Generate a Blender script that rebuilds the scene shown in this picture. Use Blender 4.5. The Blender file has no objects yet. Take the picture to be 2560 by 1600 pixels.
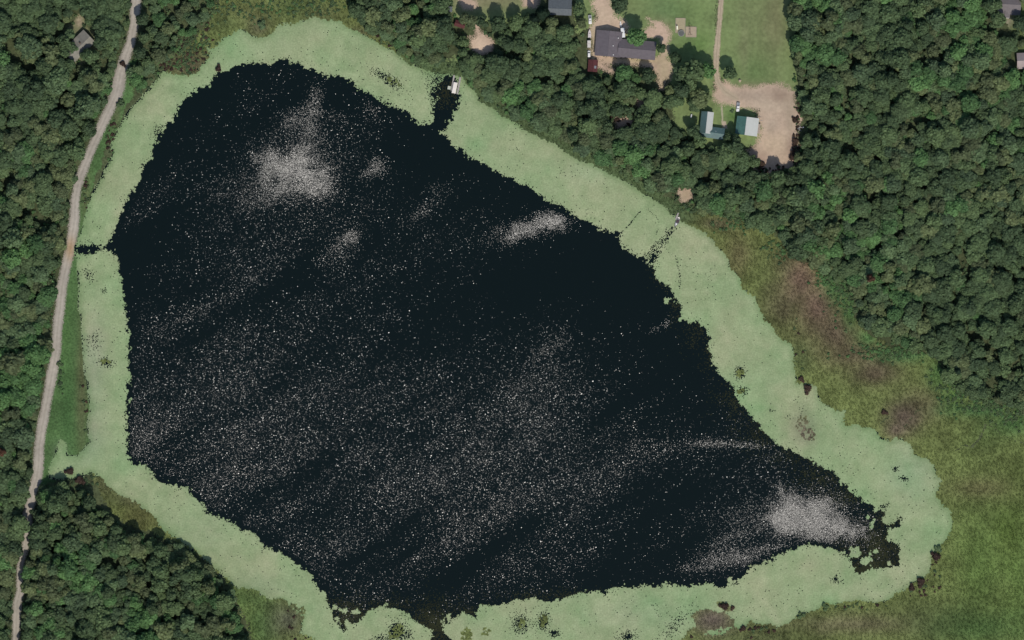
import bpy, bmesh, math, random
import numpy as np
from mathutils import Vector, Matrix

random.seed(7)
RNG = np.random.default_rng(11)
R = math.radians
S = bpy.context.scene
COL = S.collection
MPP = 0.25                      # metres on the ground for one photograph pixel

def W(px, py):                  # photograph pixel -> ground metres
    return ((px - 1280.0) * MPP, (800.0 - py) * MPP)

# ------------------------------------------------------------------ camera, sky, sun, exposure
cd = bpy.data.cameras.new('camera'); cam = bpy.data.objects.new('camera', cd); COL.objects.link(cam)
CAM_H = 4000.0
cam.location = (0, 0, CAM_H); cam.rotation_euler = (0, 0, 0)
cd.sensor_width = 36.0; cd.lens = 36.0 * CAM_H / 640.0
cd.clip_start = 10.0; cd.clip_end = 9000.0
S.camera = cam

SUN_AZ = R(163.0)               # clockwise from north (north is up in the picture)
SUN_EL = R(50.0)
wd = bpy.data.worlds.new('World'); S.world = wd; wd.use_nodes = True
wn = wd.node_tree.nodes; wl = wd.node_tree.links
bg = wn.get('Background') or wn.new('ShaderNodeBackground')
wo = wn.get('World Output') or wn.new('ShaderNodeOutputWorld')
sky = wn.new('ShaderNodeTexSky'); sky.sky_type = 'NISHITA'; sky.sun_disc = False
sky.sun_elevation = SUN_EL; sky.sun_rotation = SUN_AZ
wl.new(sky.outputs[0], bg.inputs['Color']); bg.inputs['Strength'].default_value = 0.10
wl.new(bg.outputs[0], wo.inputs['Surface'])
TO_SUN = Vector((math.sin(SUN_AZ) * math.cos(SUN_EL), math.cos(SUN_AZ) * math.cos(SUN_EL), math.sin(SUN_EL)))
sd_ = bpy.data.lights.new('sun', 'SUN'); sd_.energy = 3.05; sd_.angle = R(0.5); sd_.color = (1.0, 0.95, 0.88)
sun = bpy.data.objects.new('sun', sd_); COL.objects.link(sun)
sun.location = TO_SUN * 600; sun.rotation_euler = TO_SUN.to_track_quat('Z', 'Y').to_euler()
S.view_settings.view_transform = 'Standard'; S.view_settings.look = 'None'
S.view_settings.exposure = 0.0; S.view_settings.gamma = 1.0; S.view_settings.use_curve_mapping = False
S.cycles.max_bounces = 5; S.cycles.diffuse_bounces = 2; S.cycles.glossy_bounces = 2
S.cycles.caustics_reflective = False; S.cycles.caustics_refractive = False

# ------------------------------------------------------------------ numpy helpers
def vnoise(x, y, scale, seed):
    r = np.random.default_rng(seed); T = r.random((256, 256))
    fx = x / scale; fy = y / scale
    ix = np.floor(fx).astype(int); iy = np.floor(fy).astype(int)
    tx = fx - ix; ty = fy - iy
    tx = tx * tx * (3 - 2 * tx); ty = ty * ty * (3 - 2 * ty)
    a = T[iy & 255, ix & 255]; b = T[iy & 255, (ix + 1) & 255]
    c = T[(iy + 1) & 255, ix & 255]; d = T[(iy + 1) & 255, (ix + 1) & 255]
    return (a * (1 - tx) + b * tx) * (1 - ty) + (c * (1 - tx) + d * tx) * ty

def fbm(x, y, scale, seed, octaves=4):
    s = 0; a = 1.0; t = 0
    for k in range(octaves):
        s = s + a * vnoise(x, y, scale / 2 ** k, seed + 17 * k); t += a; a *= 0.55
    return s / t                # 0..1, about 0.5

def sdf(poly, x, y):            # metres; negative inside. poly in metres
    P = np.asarray(poly, float); x = np.asarray(x, float); y = np.asarray(y, float)
    d = np.full(x.shape, 1e12); ins = np.zeros(x.shape, bool)
    for i in range(len(P)):
        ax, ay = P[i]; bx, by = P[(i + 1) % len(P)]
        ex, ey = bx - ax, by - ay
        wx = x - ax; wy = y - ay
        t = np.clip((wx * ex + wy * ey) / max(ex * ex + ey * ey, 1e-9), 0, 1)
        dx = wx - ex * t; dy = wy - ey * t
        d = np.minimum(d, dx * dx + dy * dy)
        if ay != by:
            ins ^= ((ay > y) != (by > y)) & (x < (bx - ax) * (y - ay) / (by - ay) + ax)
    d = np.sqrt(d)
    return np.where(ins, -d, d)

def linedist(pts, x, y):
    P = np.asarray(pts, float); d = np.full(np.shape(x), 1e12)
    for i in range(len(P) - 1):
        ax, ay = P[i]; ex, ey = P[i + 1] - P[i]
        t = np.clip(((x - ax) * ex + (y - ay) * ey) / max(ex * ex + ey * ey, 1e-9), 0, 1)
        d = np.minimum(d, (x - ax - ex * t) ** 2 + (y - ay - ey * t) ** 2)
    return np.sqrt(d)

def M(pts): return [W(a, b) for a, b in pts]

def sstep(a, b, v):
    t = np.clip((v - a) / (b - a), 0, 1); return t * t * (3 - 2 * t)

# ------------------------------------------------------------------ outlines, traced in photograph pixels
OPEN_WATER = [(640,156),(672,159),(701,151),(715,143),(727,153),(754,167),(783,175),(825,190),(857,196),(878,206),(910,228),(947,246),
 (984,267),(1010,280),(1031,296),(1047,311),(1076,307),(1079,301),(1087,251),(1100,212),(1113,196),(1126,190),(1140,200),(1150,238),(1143,264),
 (1135,291),(1116,317),(1100,333),(1124,357),(1153,376),(1190,400),(1230,423),(1280,450),(1328,471),(1370,502),(1407,522),(1444,543),
 (1486,559),(1510,575),(1545,583),(1555,609),(1576,630),(1611,651),(1632,670),(1642,694),(1671,717),(1693,752),(1703,778),(1698,800),
 (1714,808),(1746,805),(1764,829),(1777,848),(1772,871),(1783,911),(1798,935),(1830,961),(1838,996),(1857,1014),(1878,1038),(1896,1064),
 (1920,1089),(1946,1112),(1986,1125),(2010,1144),(2047,1162),(2089,1186),(2126,1226),(2158,1250),(2190,1277),(2208,1279),(2208,1306),
 (2235,1311),(2245,1293),(2251,1314),(2222,1324),(2219,1348),(2248,1356),(2248,1390),(2248,1414),(2211,1420),(2171,1425),(2150,1433),
 (2134,1420),(2124,1396),(2095,1375),(2058,1367),(2023,1361),(1983,1372),(1946,1388),(1920,1405),(1875,1422),(1846,1446),(1817,1470),
 (1783,1462),(1703,1462),(1597,1466),(1545,1470),(1524,1476),(1512,1490),(1500,1480),(1478,1478),(1447,1483),(1399,1499),(1373,1504),
 (1333,1494),(1280,1504),(1230,1515),(1201,1510),(1190,1541),(1158,1528),(1127,1552),(1106,1555),(1108,1578),(1129,1610),(1135,1660),
 (1070,1660),(1079,1600),(1082,1578),(1053,1555),(1021,1541),(1000,1523),(968,1520),(934,1520),(915,1541),(886,1562),(857,1584),(836,1552),
 (828,1528),(815,1496),(809,1480),(783,1457),(778,1438),(746,1409),(704,1385),(661,1367),(640,1338),(590,1314),(556,1293),(516,1279),
 (497,1250),(466,1224),(434,1208),(391,1198),(365,1170),(320,1152),(315,1131),(315,1091),(315,1038),(321,985),(324,932),(321,893),
 (324,853),(321,800),(307,757),(307,717),(299,678),(296,643),(283,627),(254,625),(228,630),(201,637),(188,636),(186,616),(201,611),
 (233,609),(254,617),(270,616),(280,596),(286,564),(309,532),(309,508),(333,479),(354,445),(357,413),(376,397),(386,365),(407,328),
 (434,296),(447,264),(471,235),(503,222),(524,212),(545,185),(582,169)]
LAKE = [(640,94),(653,95),(680,82),(693,58),(733,58),(759,50),(788,38),(804,47),(852,50),(865,63),(904,82),(944,106),(984,124),(1010,148),
 (1031,161),(1074,175),(1106,185),(1158,185),(1166,206),(1195,233),(1198,251),(1233,270),(1248,286),(1280,300),(1314,323),(1346,339),
 (1386,357),(1412,376),(1449,400),(1492,411),(1518,429),(1558,450),(1592,471),(1624,490),(1664,516),(1680,534),(1703,548),(1730,564),
 (1764,580),(1783,598),(1801,622),(1825,646),(1825,665),(1846,686),(1862,723),(1888,739),(1899,765),(1917,800),(1954,845),(1981,858),
 (1986,893),(1990,927),(1992,956),(2026,956),(2044,969),(2047,993),(2071,1012),(2089,1025),(2116,1025),(2111,1064),(2137,1057),(2158,1067),
 (2190,1072),(2200,1094),(2227,1102),(2237,1091),(2261,1101),(2285,1110),(2285,1136),(2317,1144),(2338,1165),(2343,1184),(2358,1200),
 (2343,1237),(2354,1258),(2375,1274),(2384,1300),(2380,1324),(2370,1343),(2356,1364),(2335,1385),(2330,1412),(2322,1438),(2296,1451),
 (2264,1475),(2232,1494),(2211,1507),(2187,1510),(2150,1502),(2113,1507),(2079,1515),(2063,1512),(2039,1531),(2020,1533),(1997,1544),
 (1968,1562),(1941,1570),(1917,1564),(1875,1557),(1857,1576),(1836,1570),(1815,1585),(1780,1590),(1730,1588),(1703,1602),(1690,1680),
 (770,1680),(783,1600),(751,1584),(756,1544),(730,1525),(709,1499),(672,1504),(640,1478),(595,1470),(569,1451),(542,1425),(503,1390),
 (450,1353),(410,1327),(376,1287),(339,1258),(291,1237),(264,1216),(253,1195),(225,1181),(190,1194),(148,1197),(124,1197),(122,1172),
 (137,1139),(148,1099),(164,1107),(169,1139),(193,1141),(212,1120),(225,1104),(217,1064),(225,1025),(220,972),(209,919),(206,853),
 (204,800),(196,770),(198,717),(193,678),(192,645),(186,638),(184,614),(192,607),(206,572),(217,527),(230,487),(251,453),(264,421),(278,400),
 (286,384),(278,365),(304,312),(323,278),(357,243),(384,212),(405,180),(429,180),(463,188),(489,180),(508,159),(524,143),(511,116),
 (529,124),(550,106),(569,87),(603,69),(627,87)]
ROAD = [(346,-60),(340,0),(337,53),(327,106),(312,148),(301,185),(296,212),(290,238),(278,265),(254,317),(230,370),(218,400),(202,440),(194,466),
 (188,506),(187,546),(181,585),(176,625),(166,665),(155,717),(151,770),(146,800),(140,880),(126,959),(116,1012),(106,1065),(98,1117),(96,1170),
 (91,1200),(81,1227),(77,1253),(68,1287),(72,1311),(69,1345),(62,1372),(54,1398),(49,1438),(51,1478),(44,1504),(41,1544),(40,1600),(38,1680)]
MARSH = [[(1640,480),(1700,512),(1740,532),(1800,538),(1900,566),(1945,592),(1973,638),(2026,659),(2066,700),(2118,731),(2132,770),(2140,800),
  (2166,834),(2232,869),(2330,890),(2370,948),(2391,972),(2436,1004),(2502,1014),(2660,1045),(2660,1700),(1600,1700),(1700,1560),(1900,1400),
  (2200,1200),(1900,900),(1750,650)],
 [(400,200),(440,140),(490,95),(530,50),(545,0),(545,-60),(880,-60),(872,20),(910,62),(960,92),(1010,130),(1060,160),(1100,170),(1000,240),(500,240)],
 [(225,1170),(245,1225),(285,1285),(330,1318),(420,1345),(470,1368),(530,1415),(562,1446),(590,1490),(610,1540),(628,1590),(640,1700),(820,1700),
  (820,1500),(600,1400),(400,1220)],
 [(1095,150),(1145,150),(1175,185),(1150,215),(1095,200)]]
VERGE = [(345,150),(330,230),(300,300),(262,380),(240,440),(228,500),(222,560),(212,620),(205,700),(205,780),(214,860),(230,960),(236,1030),
 (232,1110),(200,1150),(150,1160),(140,1205),(88,1215),(90,1180),(98,1110),(118,1010),(140,890),(152,780),(168,660),(184,590),(190,500),(200,440),
 (228,370),(280,262),(300,190),(318,150)]
WOODS = {
 'west': [(-60,-60),(328,-60),(322,20),(318,100),(296,150),(280,200),(262,260),(236,320),(208,372),(186,430),(174,500),(164,575),(152,640),(132,720),(120,820),
   (108,920),(96,1000),(84,1060),(76,1120),(76,1190),(68,1240),(58,1290),(56,1340),(46,1390),(38,1450),(38,1490),(26,1580),(22,1660),(-60,1660)],
 'north': [(366,-60),(555,-60),(545,0),(515,55),(480,90),(440,135),(405,160),(380,195),(352,232),(336,212),(326,178),(340,150),(352,100),(360,40)],
 'middle': [(868,-60),(1122,-60),(1124,16),(1118,34),(1136,48),(1158,72),(1200,66),(1230,60),(1290,58),(1318,44),(1345,60),(1390,62),(1430,70),(1448,76),(1448,150),(1466,190),
   (1510,188),(1530,205),(1600,222),(1640,250),(1680,300),(1715,330),(1742,360),(1800,378),(1846,372),(1875,395),(1905,440),(1960,432),(1990,440),
   (2010,500),(1950,580),(1900,562),(1800,532),(1740,526),(1694,508),(1680,470),(1650,480),(1600,452),(1540,420),(1470,380),(1400,338),(1318,306),(1260,268),(1210,232),(1176,206),(1160,176),(1150,160),
   (1110,164),(1080,166),(1036,152),(1004,134),(965,100),(920,72),(880,40)],
 'east': [(1985,-60),(2660,-60),(2660,1042),(2560,1030),(2502,1006),(2440,998),(2398,966),(2378,944),(2336,878),(2236,856),(2172,824),(2148,796),(2140,764),
   (2124,724),(2072,690),(2030,646),(1982,630),(1950,582),(1960,430),(1996,420),(2000,385),(2012,335),(2004,290),(1996,220),(1984,130),(1976,60)],
 'south': [(92,1222),(132,1216),(186,1214),(222,1234),(236,1272),(266,1280),(284,1304),(322,1332),(370,1342),(424,1360),(462,1374),(514,1412),(528,1436),
   (554,1452),(580,1494),(598,1545),(618,1575),(624,1660),(48,1660),(50,1560),(58,1500),(62,1440),(68,1390),(78,1330),(80,1270)],
}
HOLES = [  # clearings in the woods: x, y, rx, ry (pixels)
 (190,105,50,44),(198,52,14,16),(1202,110,34,28),(1193,74,6,14),(1180,85,16,12),(2536,20,60,30),(2560,150,34,30),(1345,12,20,20),(1395,20,48,30),(1410,55,16,12),
 (1130,140,16,18),(1712,492,18,18),(1555,305,24,12),(1478,165,24,22),(1690,285,26,40),(1745,318,26,36),(1790,330,36,30),(1870,335,34,30),
 (1655,250,14,40),(1600,260,12,10),(2530,70,24,36),(2002,325,14,16),(1462,140,20,18),(1150,60,16,10),(1127,24,12,12)]

# ------------------------------------------------------------------ 1 m field grid: lake distance, terrain height
GX0, GX1, GY0, GY1 = -360, 360, -240, 230
gx, gy = np.meshgrid(np.arange(GX0, GX1 + 1.0), np.arange(GY0, GY1 + 1.0))
SD_LAKE = sdf(M(LAKE), gx, gy)
SD_OPEN = sdf(M(OPEN_WATER), gx, gy)

def samp(F, x, y):
    fx = np.clip(np.asarray(x, float) - GX0, 0, F.shape[1] - 1.001); fy = np.clip(np.asarray(y, float) - GY0, 0, F.shape[0] - 1.001)
    ix = fx.astype(int); iy = fy.astype(int); tx = fx - ix; ty = fy - iy
    return (F[iy, ix] * (1 - tx) + F[iy, ix + 1] * tx) * (1 - ty) + (F[iy + 1, ix] * (1 - tx) + F[iy + 1, ix + 1] * tx) * ty

HG = np.where(SD_LAKE < 0, np.maximum(-2.0, SD_LAKE * 0.22), 0.75 * sstep(0, 8, SD_LAKE)) - 0.04
HG[1::2] = 0.5 * (HG[0:-1:2] + HG[2::2]); HG[:, 1::2] = 0.5 * (HG[:, 0:-1:2] + HG[:, 2::2])   # the terrain mesh has a 2 m step
def ground_z(x, y): return samp(HG, x, y)
def gz(px, py):
    x, y = W(px, py); return float(ground_z(np.array([x]), np.array([y]))[0])

# ------------------------------------------------------------------ materials
def new_mat(name):
    m = bpy.data.materials.new(name); m.use_nodes = True
    nt = m.node_tree; b = nt.nodes.get('Principled BSDF')
    return m, nt, b

def mat(name, rgb, rough=0.7, spread=0.18, scale=0.8, metallic=0.0, spec=0.3, detail=3.0):
    m, nt, b = new_mat(name)
    tc = nt.nodes.new('ShaderNodeTexCoord'); n = nt.nodes.new('ShaderNodeTexNoise'); n.inputs['Scale'].default_value = scale; n.inputs['Detail'].default_value = detail
    nt.links.new(tc.outputs['Object'], n.inputs['Vector'])
    r = nt.nodes.new('ShaderNodeValToRGB')
    r.color_ramp.elements[0].position = 0.25; r.color_ramp.elements[1].position = 0.75
    r.color_ramp.elements[0].color = (*[c * (1 - spread) for c in rgb], 1); r.color_ramp.elements[1].color = (*[min(1, c * (1 + spread)) for c in rgb], 1)
    nt.links.new(n.outputs['Fac'], r.inputs['Fac']); nt.links.new(r.outputs['Color'], b.inputs['Base Color'])
    b.inputs['Roughness'].default_value = rough; b.inputs['Metallic'].default_value = metallic; b.inputs['Specular IOR Level'].default_value = spec
    return m

def attr_mat(name, spread=0.35, scale=1.2, rough=0.9, spec=0.1):        # colour of the ground cover from the mesh, grain from noise
    m, nt, b = new_mat(name)
    a = nt.nodes.new('ShaderNodeAttribute'); a.attribute_name = 'Col'
    tc = nt.nodes.new('ShaderNodeTexCoord'); n = nt.nodes.new('ShaderNodeTexNoise'); n.inputs['Scale'].default_value = scale; n.inputs['Detail'].default_value = 4
    nt.links.new(tc.outputs['Object'], n.inputs['Vector'])
    mr = nt.nodes.new('ShaderNodeMapRange'); mr.inputs['From Min'].default_value = 0.3; mr.inputs['From Max'].default_value = 0.7
    mr.inputs['To Min'].default_value = 1 - spread; mr.inputs['To Max'].default_value = 1 + spread
    nt.links.new(n.outputs['Fac'], mr.inputs['Value'])
    mx = nt.nodes.new('ShaderNodeVectorMath'); mx.operation = 'SCALE'
    nt.links.new(a.outputs['Color'], mx.inputs[0]); nt.links.new(mr.outputs[0], mx.inputs['Scale'])
    nt.links.new(mx.outputs[0], b.inputs['Base Color'])
    b.inputs['Roughness'].default_value = rough; b.inputs['Specular IOR Level'].default_value = spec
    return m

def leaf_mat(name, rgb, spread=0.27, leaf=0.34):
    m, nt, b = new_mat(name)
    oi = nt.nodes.new('ShaderNodeObjectInfo'); ge = nt.nodes.new('ShaderNodeNewGeometry')
    r = nt.nodes.new('ShaderNodeValToRGB')
    r.color_ramp.elements[0].color = (rgb[0] * (1 - spread) , rgb[1] * (1 - spread), rgb[2] * (1 - spread * .7), 1)
    r.color_ramp.elements[1].color = (rgb[0] * (1 + spread * 1.1), rgb[1] * (1 + spread), rgb[2] * (1 + spread * .8), 1)
    nt.links.new(oi.outputs['Random'], r.inputs['Fac'])
    mr = nt.nodes.new('ShaderNodeMapRange'); mr.inputs['To Min'].default_value = 1 - leaf; mr.inputs['To Max'].default_value = 1 + leaf
    nt.links.new(ge.outputs['Random Per Island'], mr.inputs['Value'])
    mx = nt.nodes.new('ShaderNodeVectorMath'); mx.operation = 'SCALE'
    nt.links.new(r.outputs['Color'], mx.inputs[0]); nt.links.new(mr.outputs[0], mx.inputs['Scale'])
    nt.links.new(mx.outputs[0], b.inputs['Base Color'])
    b.inputs['Roughness'].default_value = 0.75; b.inputs['Specular IOR Level'].default_value = 0.12
    tr = nt.nodes.new('ShaderNodeBsdfTranslucent'); nt.links.new(mx.outputs[0], tr.inputs['Color'])
    ms = nt.nodes.new('ShaderNodeMixShader'); ms.inputs[0].default_value = 0.30
    nt.links.new(b.outputs[0], ms.inputs[1]); nt.links.new(tr.outputs[0], ms.inputs[2]); nt.links.new(ms.outputs[0], nt.nodes['Material Output'].inputs['Surface'])
    return m

# ------------------------------------------------------------------ object helpers
def tag(o, label=None, cat=None, group=None, kind=None):
    if label: o['label'] = label
    if cat: o['category'] = cat
    if group: o['group'] = group
    if kind: o['kind'] = kind
    return o

def link(name, me, parent=None, mats=None):
    o = bpy.data.objects.new(name, me); COL.objects.link(o)
    if parent is not None: o.parent = parent
    if mats is not None:
        for m in (mats if isinstance(mats, (list, tuple)) else [mats]): me.materials.append(m)
    return o

def empty(name, px, py, rot=0.0, label=None, cat=None, group=None, z=None):
    x, y = W(px, py)
    o = bpy.data.objects.new(name, None); COL.objects.link(o); o.empty_display_size = 0.5
    o.location = (x, y, gz(px, py) + 0.05 if z is None else z); o.rotation_euler = (0, 0, rot)
    return tag(o, label, cat, group)

def np_mesh(name, V, F, col=None):      # V (n,3), F (m,k)
    me = bpy.data.meshes.new(name); V = np.asarray(V, np.float32); F = np.asarray(F, np.int32)
    k = F.shape[1]
    me.vertices.add(len(V)); me.vertices.foreach_set('co', V.ravel())
    me.loops.add(F.size); me.loops.foreach_set('vertex_index', F.ravel())
    me.polygons.add(len(F)); me.polygons.foreach_set('loop_start', np.arange(0, F.size, k, dtype=np.int32))
    me.update(calc_edges=True)
    if col is not None:
        a = me.color_attributes.new('Col', 'FLOAT_COLOR', 'POINT')
        c = np.ones((len(V), 4), np.float32); c[:, :3] = col
        a.data.foreach_set('color', c.ravel())
    return me

def cells(name, mask, x0, y0, res, zoff, material, colf, over_water=False, jit=0.3):
    """One sheet of small cells laid on the terrain wherever mask is true."""
    h, w = mask.shape
    iy, ix = np.nonzero(mask)
    vid = lambda a, b: b * (w + 1) + a
    q = np.stack([vid(ix, iy), vid(ix + 1, iy), vid(ix + 1, iy + 1), vid(ix, iy + 1)], 1)
    u, inv = np.unique(q, return_inverse=True)
    vx = (u % (w + 1)) * res + x0; vy = (u // (w + 1)) * res + y0
    rj = np.random.default_rng(5)
    vx = vx + (rj.random(len(u)) - .5) * 2 * jit * res; vy = vy + (rj.random(len(u)) - .5) * 2 * jit * res
    z = ground_z(vx, vy)
    z = np.maximum(z, 0.0) + zoff if over_water else z + zoff
    me = np_mesh(name, np.stack([vx, vy, z], 1), inv.reshape(-1, 4), colf(vx, vy))
    return link(name, me, None, material)

def grid(px0, py0, px1, py1, res):      # cell centres over a pixel rectangle
    x0, y1 = W(px0, py0); x1, y0 = W(px1, py1)
    nx = int((x1 - x0) / res); ny = int((y1 - y0) / res)
    cx, cy = np.meshgrid(x0 + (np.arange(nx) + .5) * res, y0 + (np.arange(ny) + .5) * res)
    return x0, y0, cx, cy

def to_px(x, y): return 1280 + x / MPP, 800 - y / MPP

def blobs(x, y, base, patches, seed, amount=0.25):      # base colour with soft patches of other plants / soil
    px, py = to_px(x, y)
    c = np.ones((len(x), 3)) * np.array(base)
    wob = (fbm(x, y, 14, seed, 3) - .5) * 1.6
    for (cx, cy, rx, ry, rgb, s) in patches:
        d = ((px - cx) / rx) ** 2 + ((py - cy) / ry) ** 2
        w = (s * np.exp(-np.maximum(0, d + wob * np.minimum(1, d)) * 0.9))[:, None]
        c = c * (1 - w) + np.array(rgb) * w
    n = fbm(x, y, 9, seed + 3, 4)[:, None]
    return np.clip(c * (1 + (n - .5) * 2 * amount), 0.002, 1)

# ------------------------------------------------------------------ setting: ground, water, road, marsh
def build_ground():
    xs = np.arange(GX0, GX1 + 1, 2.0); ys = np.arange(GY0, GY1 + 1, 2.0)
    X, Y = np.meshgrid(xs, ys); Z = ground_z(X, Y)
    h, w = X.shape
    V = np.stack([X.ravel(), Y.ravel(), Z.ravel()], 1)
    i = np.arange((h - 1) * w).reshape(h - 1, w)[:, :-1].ravel()
    F = np.stack([i, i + 1, i + 1 + w, i + w], 1)
    # skirt out to the horizon
    n0 = len(V); B = 3200.0
    ring_in = list(range(w)) + [r * w + w - 1 for r in range(1, h)] + [(h - 1) * w + c for c in range(w - 2, -1, -1)] + [r * w for r in range(h - 2, 0, -1)]
    outer = []
    for v in ring_in:
        x, y = V[v, 0], V[v, 1]; s = B / max(abs(x) , abs(y)); outer.append((x * s, y * s, 0.7))
    V = np.vstack([V, np.array(outer)]); n = len(ring_in)
    K = [(ring_in[k], n0 + k, n0 + (k + 1) % n, ring_in[(k + 1) % n]) for k in range(n)]
    F = np.vstack([F, np.array(K)])
    x, y = V[:, 0], V[:, 1]
    col = blobs(x, y, (0.070, 0.085, 0.040), [], 31, 0.35)
    me = np_mesh('ground', V, F, col)
    o = link('ground', me, None, attr_mat('forest_floor', 0.4, 0.6)); tag(o, kind='structure')
    return o
build_ground()

wm, nt, b = new_mat('lake_water')
b.inputs['Base Color'].default_value = (0.0022, 0.0066, 0.0060, 1); b.inputs['Roughness'].default_value = 0.22; b.inputs['IOR'].default_value = 1.333
b.inputs['Specular IOR Level'].default_value = 0.5
def build_water():
    x0, y1 = W(90, 20); x1, y0 = W(2440, 1740)
    me = np_mesh('water', [(x0, y0, 0), (x1, y0, 0), (x1, y1, 0), (x0, y1, 0)], [(0, 1, 2, 3)])
    tag(link('water', me, None, wm), kind='structure')
build_water()

# duckweed: a sheet on the water between the shore and the ragged edge of the open water
def build_duckweed():
    res = 0.5
    x0, y0, cx, cy = grid(100, 20, 2440, 1660, res)
    px, py = to_px(cx, cy)
    so = samp(SD_OPEN, cx, cy); sl = samp(SD_LAKE, cx, cy)
    rag = (fbm(cx, cy, 5.0, 3, 4) - .5) * 6.0 + (fbm(cx, cy, 1.6, 9, 2) - .5) * 2.6
    fing = (vnoise(cx, cy, 1.3, 18) - .5) * 3.2 + (vnoise(cx, cy, 2.9, 20) - .5) * 2.4 + (RNG.random(cx.shape) - .5) * 2.0
    m = (so + (rag * .75 + fing) * (0.45 + 0.6 * vnoise(cx, cy, 40, 77)) > 0) & (sl + (RNG.random(cx.shape) - .5) * 2.0 + (fbm(cx, cy, 3, 19, 3) - .5) * 3 < 0.3)
    # pinholes
    hole = RNG.random(cx.shape)
    m &= ~(hole < 0.0015 + 0.07 * np.clip(fbm(cx, cy, 14, 21, 3) - .55, 0, 1) + .05 * np.exp(-np.maximum(so, 0) / 2.0))
    m &= ~((vnoise(cx, cy, 0.9, 50) > 0.96) & (hole < .45 * sstep(.45, .8, vnoise(cx, cy, 22, 51))))
    # bare or weedy openings
    for (hx, hy, rx, ry, a, s) in [(1850,932,11,12,0,1.5),(1855,977,13,9,-.3,1.1),(966,196,32,10,.5,1.0),(985,212,18,8,.4,.7),(264,906,18,10,.2,.8),(236,850,14,22,0,.35),
        (1301,1560,18,20,0,1.1),(1358,1555,14,22,.2,1.1),(1386,1583,13,8,0,.9),(1568,1590,18,12,0,1),(992,1578,20,24,.5,1.1),(950,1596,16,8,0,1),
        (1021,1590,12,10,0,.8),(2090,1446,9,7,0,.9),(2090,1454,13,7,0,.4),(2240,1173,9,6,0,.8),(2261,1197,12,6,0,.9),(1690,1560,40,16,-.8,.5),(1662,598,9,26,.6,.55),
        (1633,645,12,26,.6,.9),(1100,206,26,26,0,.8),(1396,318,12,5,0,.6),(400,335,14,18,.4,.8),(222,686,10,16,-.5,.7),(260,726,8,8,0,.5),(1085,240,12,20,0,.9),
        (1170,1300,8,8,0,.5),(2211,1266,14,6,-.4,.8),(1742,1000,6,6,0,.6),(1930,1026,7,5,0,.6),(1971,1040,8,6,0,.5),(640,1195,14,10,0,.2)]:
        ca, sa = math.cos(a), math.sin(a); dx = px - hx; dy = py - hy
        d = ((dx * ca + dy * sa) / rx) ** 2 + ((-dx * sa + dy * ca) / ry) ** 2
        m &= ~(RNG.random(cx.shape) < s * np.exp(-d * 1.1) * (0.5 + fbm(cx, cy, 3, 61, 2)))
    for pts, p, wd_ in [([(1548,588),(1575,560),(1598,530)], .6, .4), ([(1598,530),(1620,526),(1640,540),(1650,566),(1640,585)], .22, .4),
        ([(1690,640),(1700,690),(1698,720)], .3, .6), ([(1610,650),(1640,610),(1668,590),(1685,570)], .3, 1.6)]:
        m &= ~((linedist(M(pts), cx, cy) < wd_) & (RNG.random(cx.shape) < p))
    # floating islands of duckweed in the weedy corner and along the south edge
    for (ix, iy, r) in [(2171,1293,5),(2183,1306,8),(2180,1318,4),(2234,1335,13),(2140,1382,12),(2132,1374,7),(2167,1403,11),(2225,1409,6),(2188,1379,6),(2176,1381,5),
        (858,1525,8),(838,1516,6),(890,1530,6),(872,1562,7),(846,1546,5),(1108,1536,5),(1122,1540,6),(1826,1446,4),(1672,1553,3),(1668,752,6),(1156,352,5),(1130,330,4),(380,355,4)]:
        X, Y = W(ix, iy); d = np.hypot((cx - X) * (1 + .3 * math.sin(ix)), cy - Y) + (fbm(cx, cy, 2.2, 90, 2) - .5) * 4.4 + (RNG.random(cx.shape) - .5) * .8
        m |= d < r * MPP
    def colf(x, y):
        c = blobs(x, y, (0.282, 0.350, 0.182), [(620,120,120,40,(0.28,0.36,0.185),.6),(235,900,30,120,(0.25,0.30,0.185),.7),(225,1090,40,60,(.26,.30,.19),.6),
            (2010,1075,30,40,(.17,.17,.11),.6),(1480,430,60,30,(.255,.365,.19),.6),(2280,1180,60,60,(.255,.345,.19),.7),(1600,1540,140,40,(.29,.35,.2),.5),(500,1330,90,70,(.255,.335,.18),.5),(640,1460,70,30,(.21,.28,.15),.6)], 41, 0.10)
        t = (fbm(x, y, 22, 43, 4)[:, None] - .5) * 2
        c = c * (1 + t * np.array([0.24, 0.05, 0.16]))
        c = c * (1 + (fbm(x, y, 4.5, 44, 3)[:, None] - .5) * np.array([.34, .24, .34]) + (vnoise(x, y, .8, 45)[:, None] - .5) * .14)
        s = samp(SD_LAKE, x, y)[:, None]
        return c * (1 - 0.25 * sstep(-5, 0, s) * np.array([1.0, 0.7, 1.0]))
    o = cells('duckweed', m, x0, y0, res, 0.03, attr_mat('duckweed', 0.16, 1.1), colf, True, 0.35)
    tag(o, 'pale green mat of duckweed ringing the dark open water', 'duckweed', kind='stuff')
    return m
build_duckweed()

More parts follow.
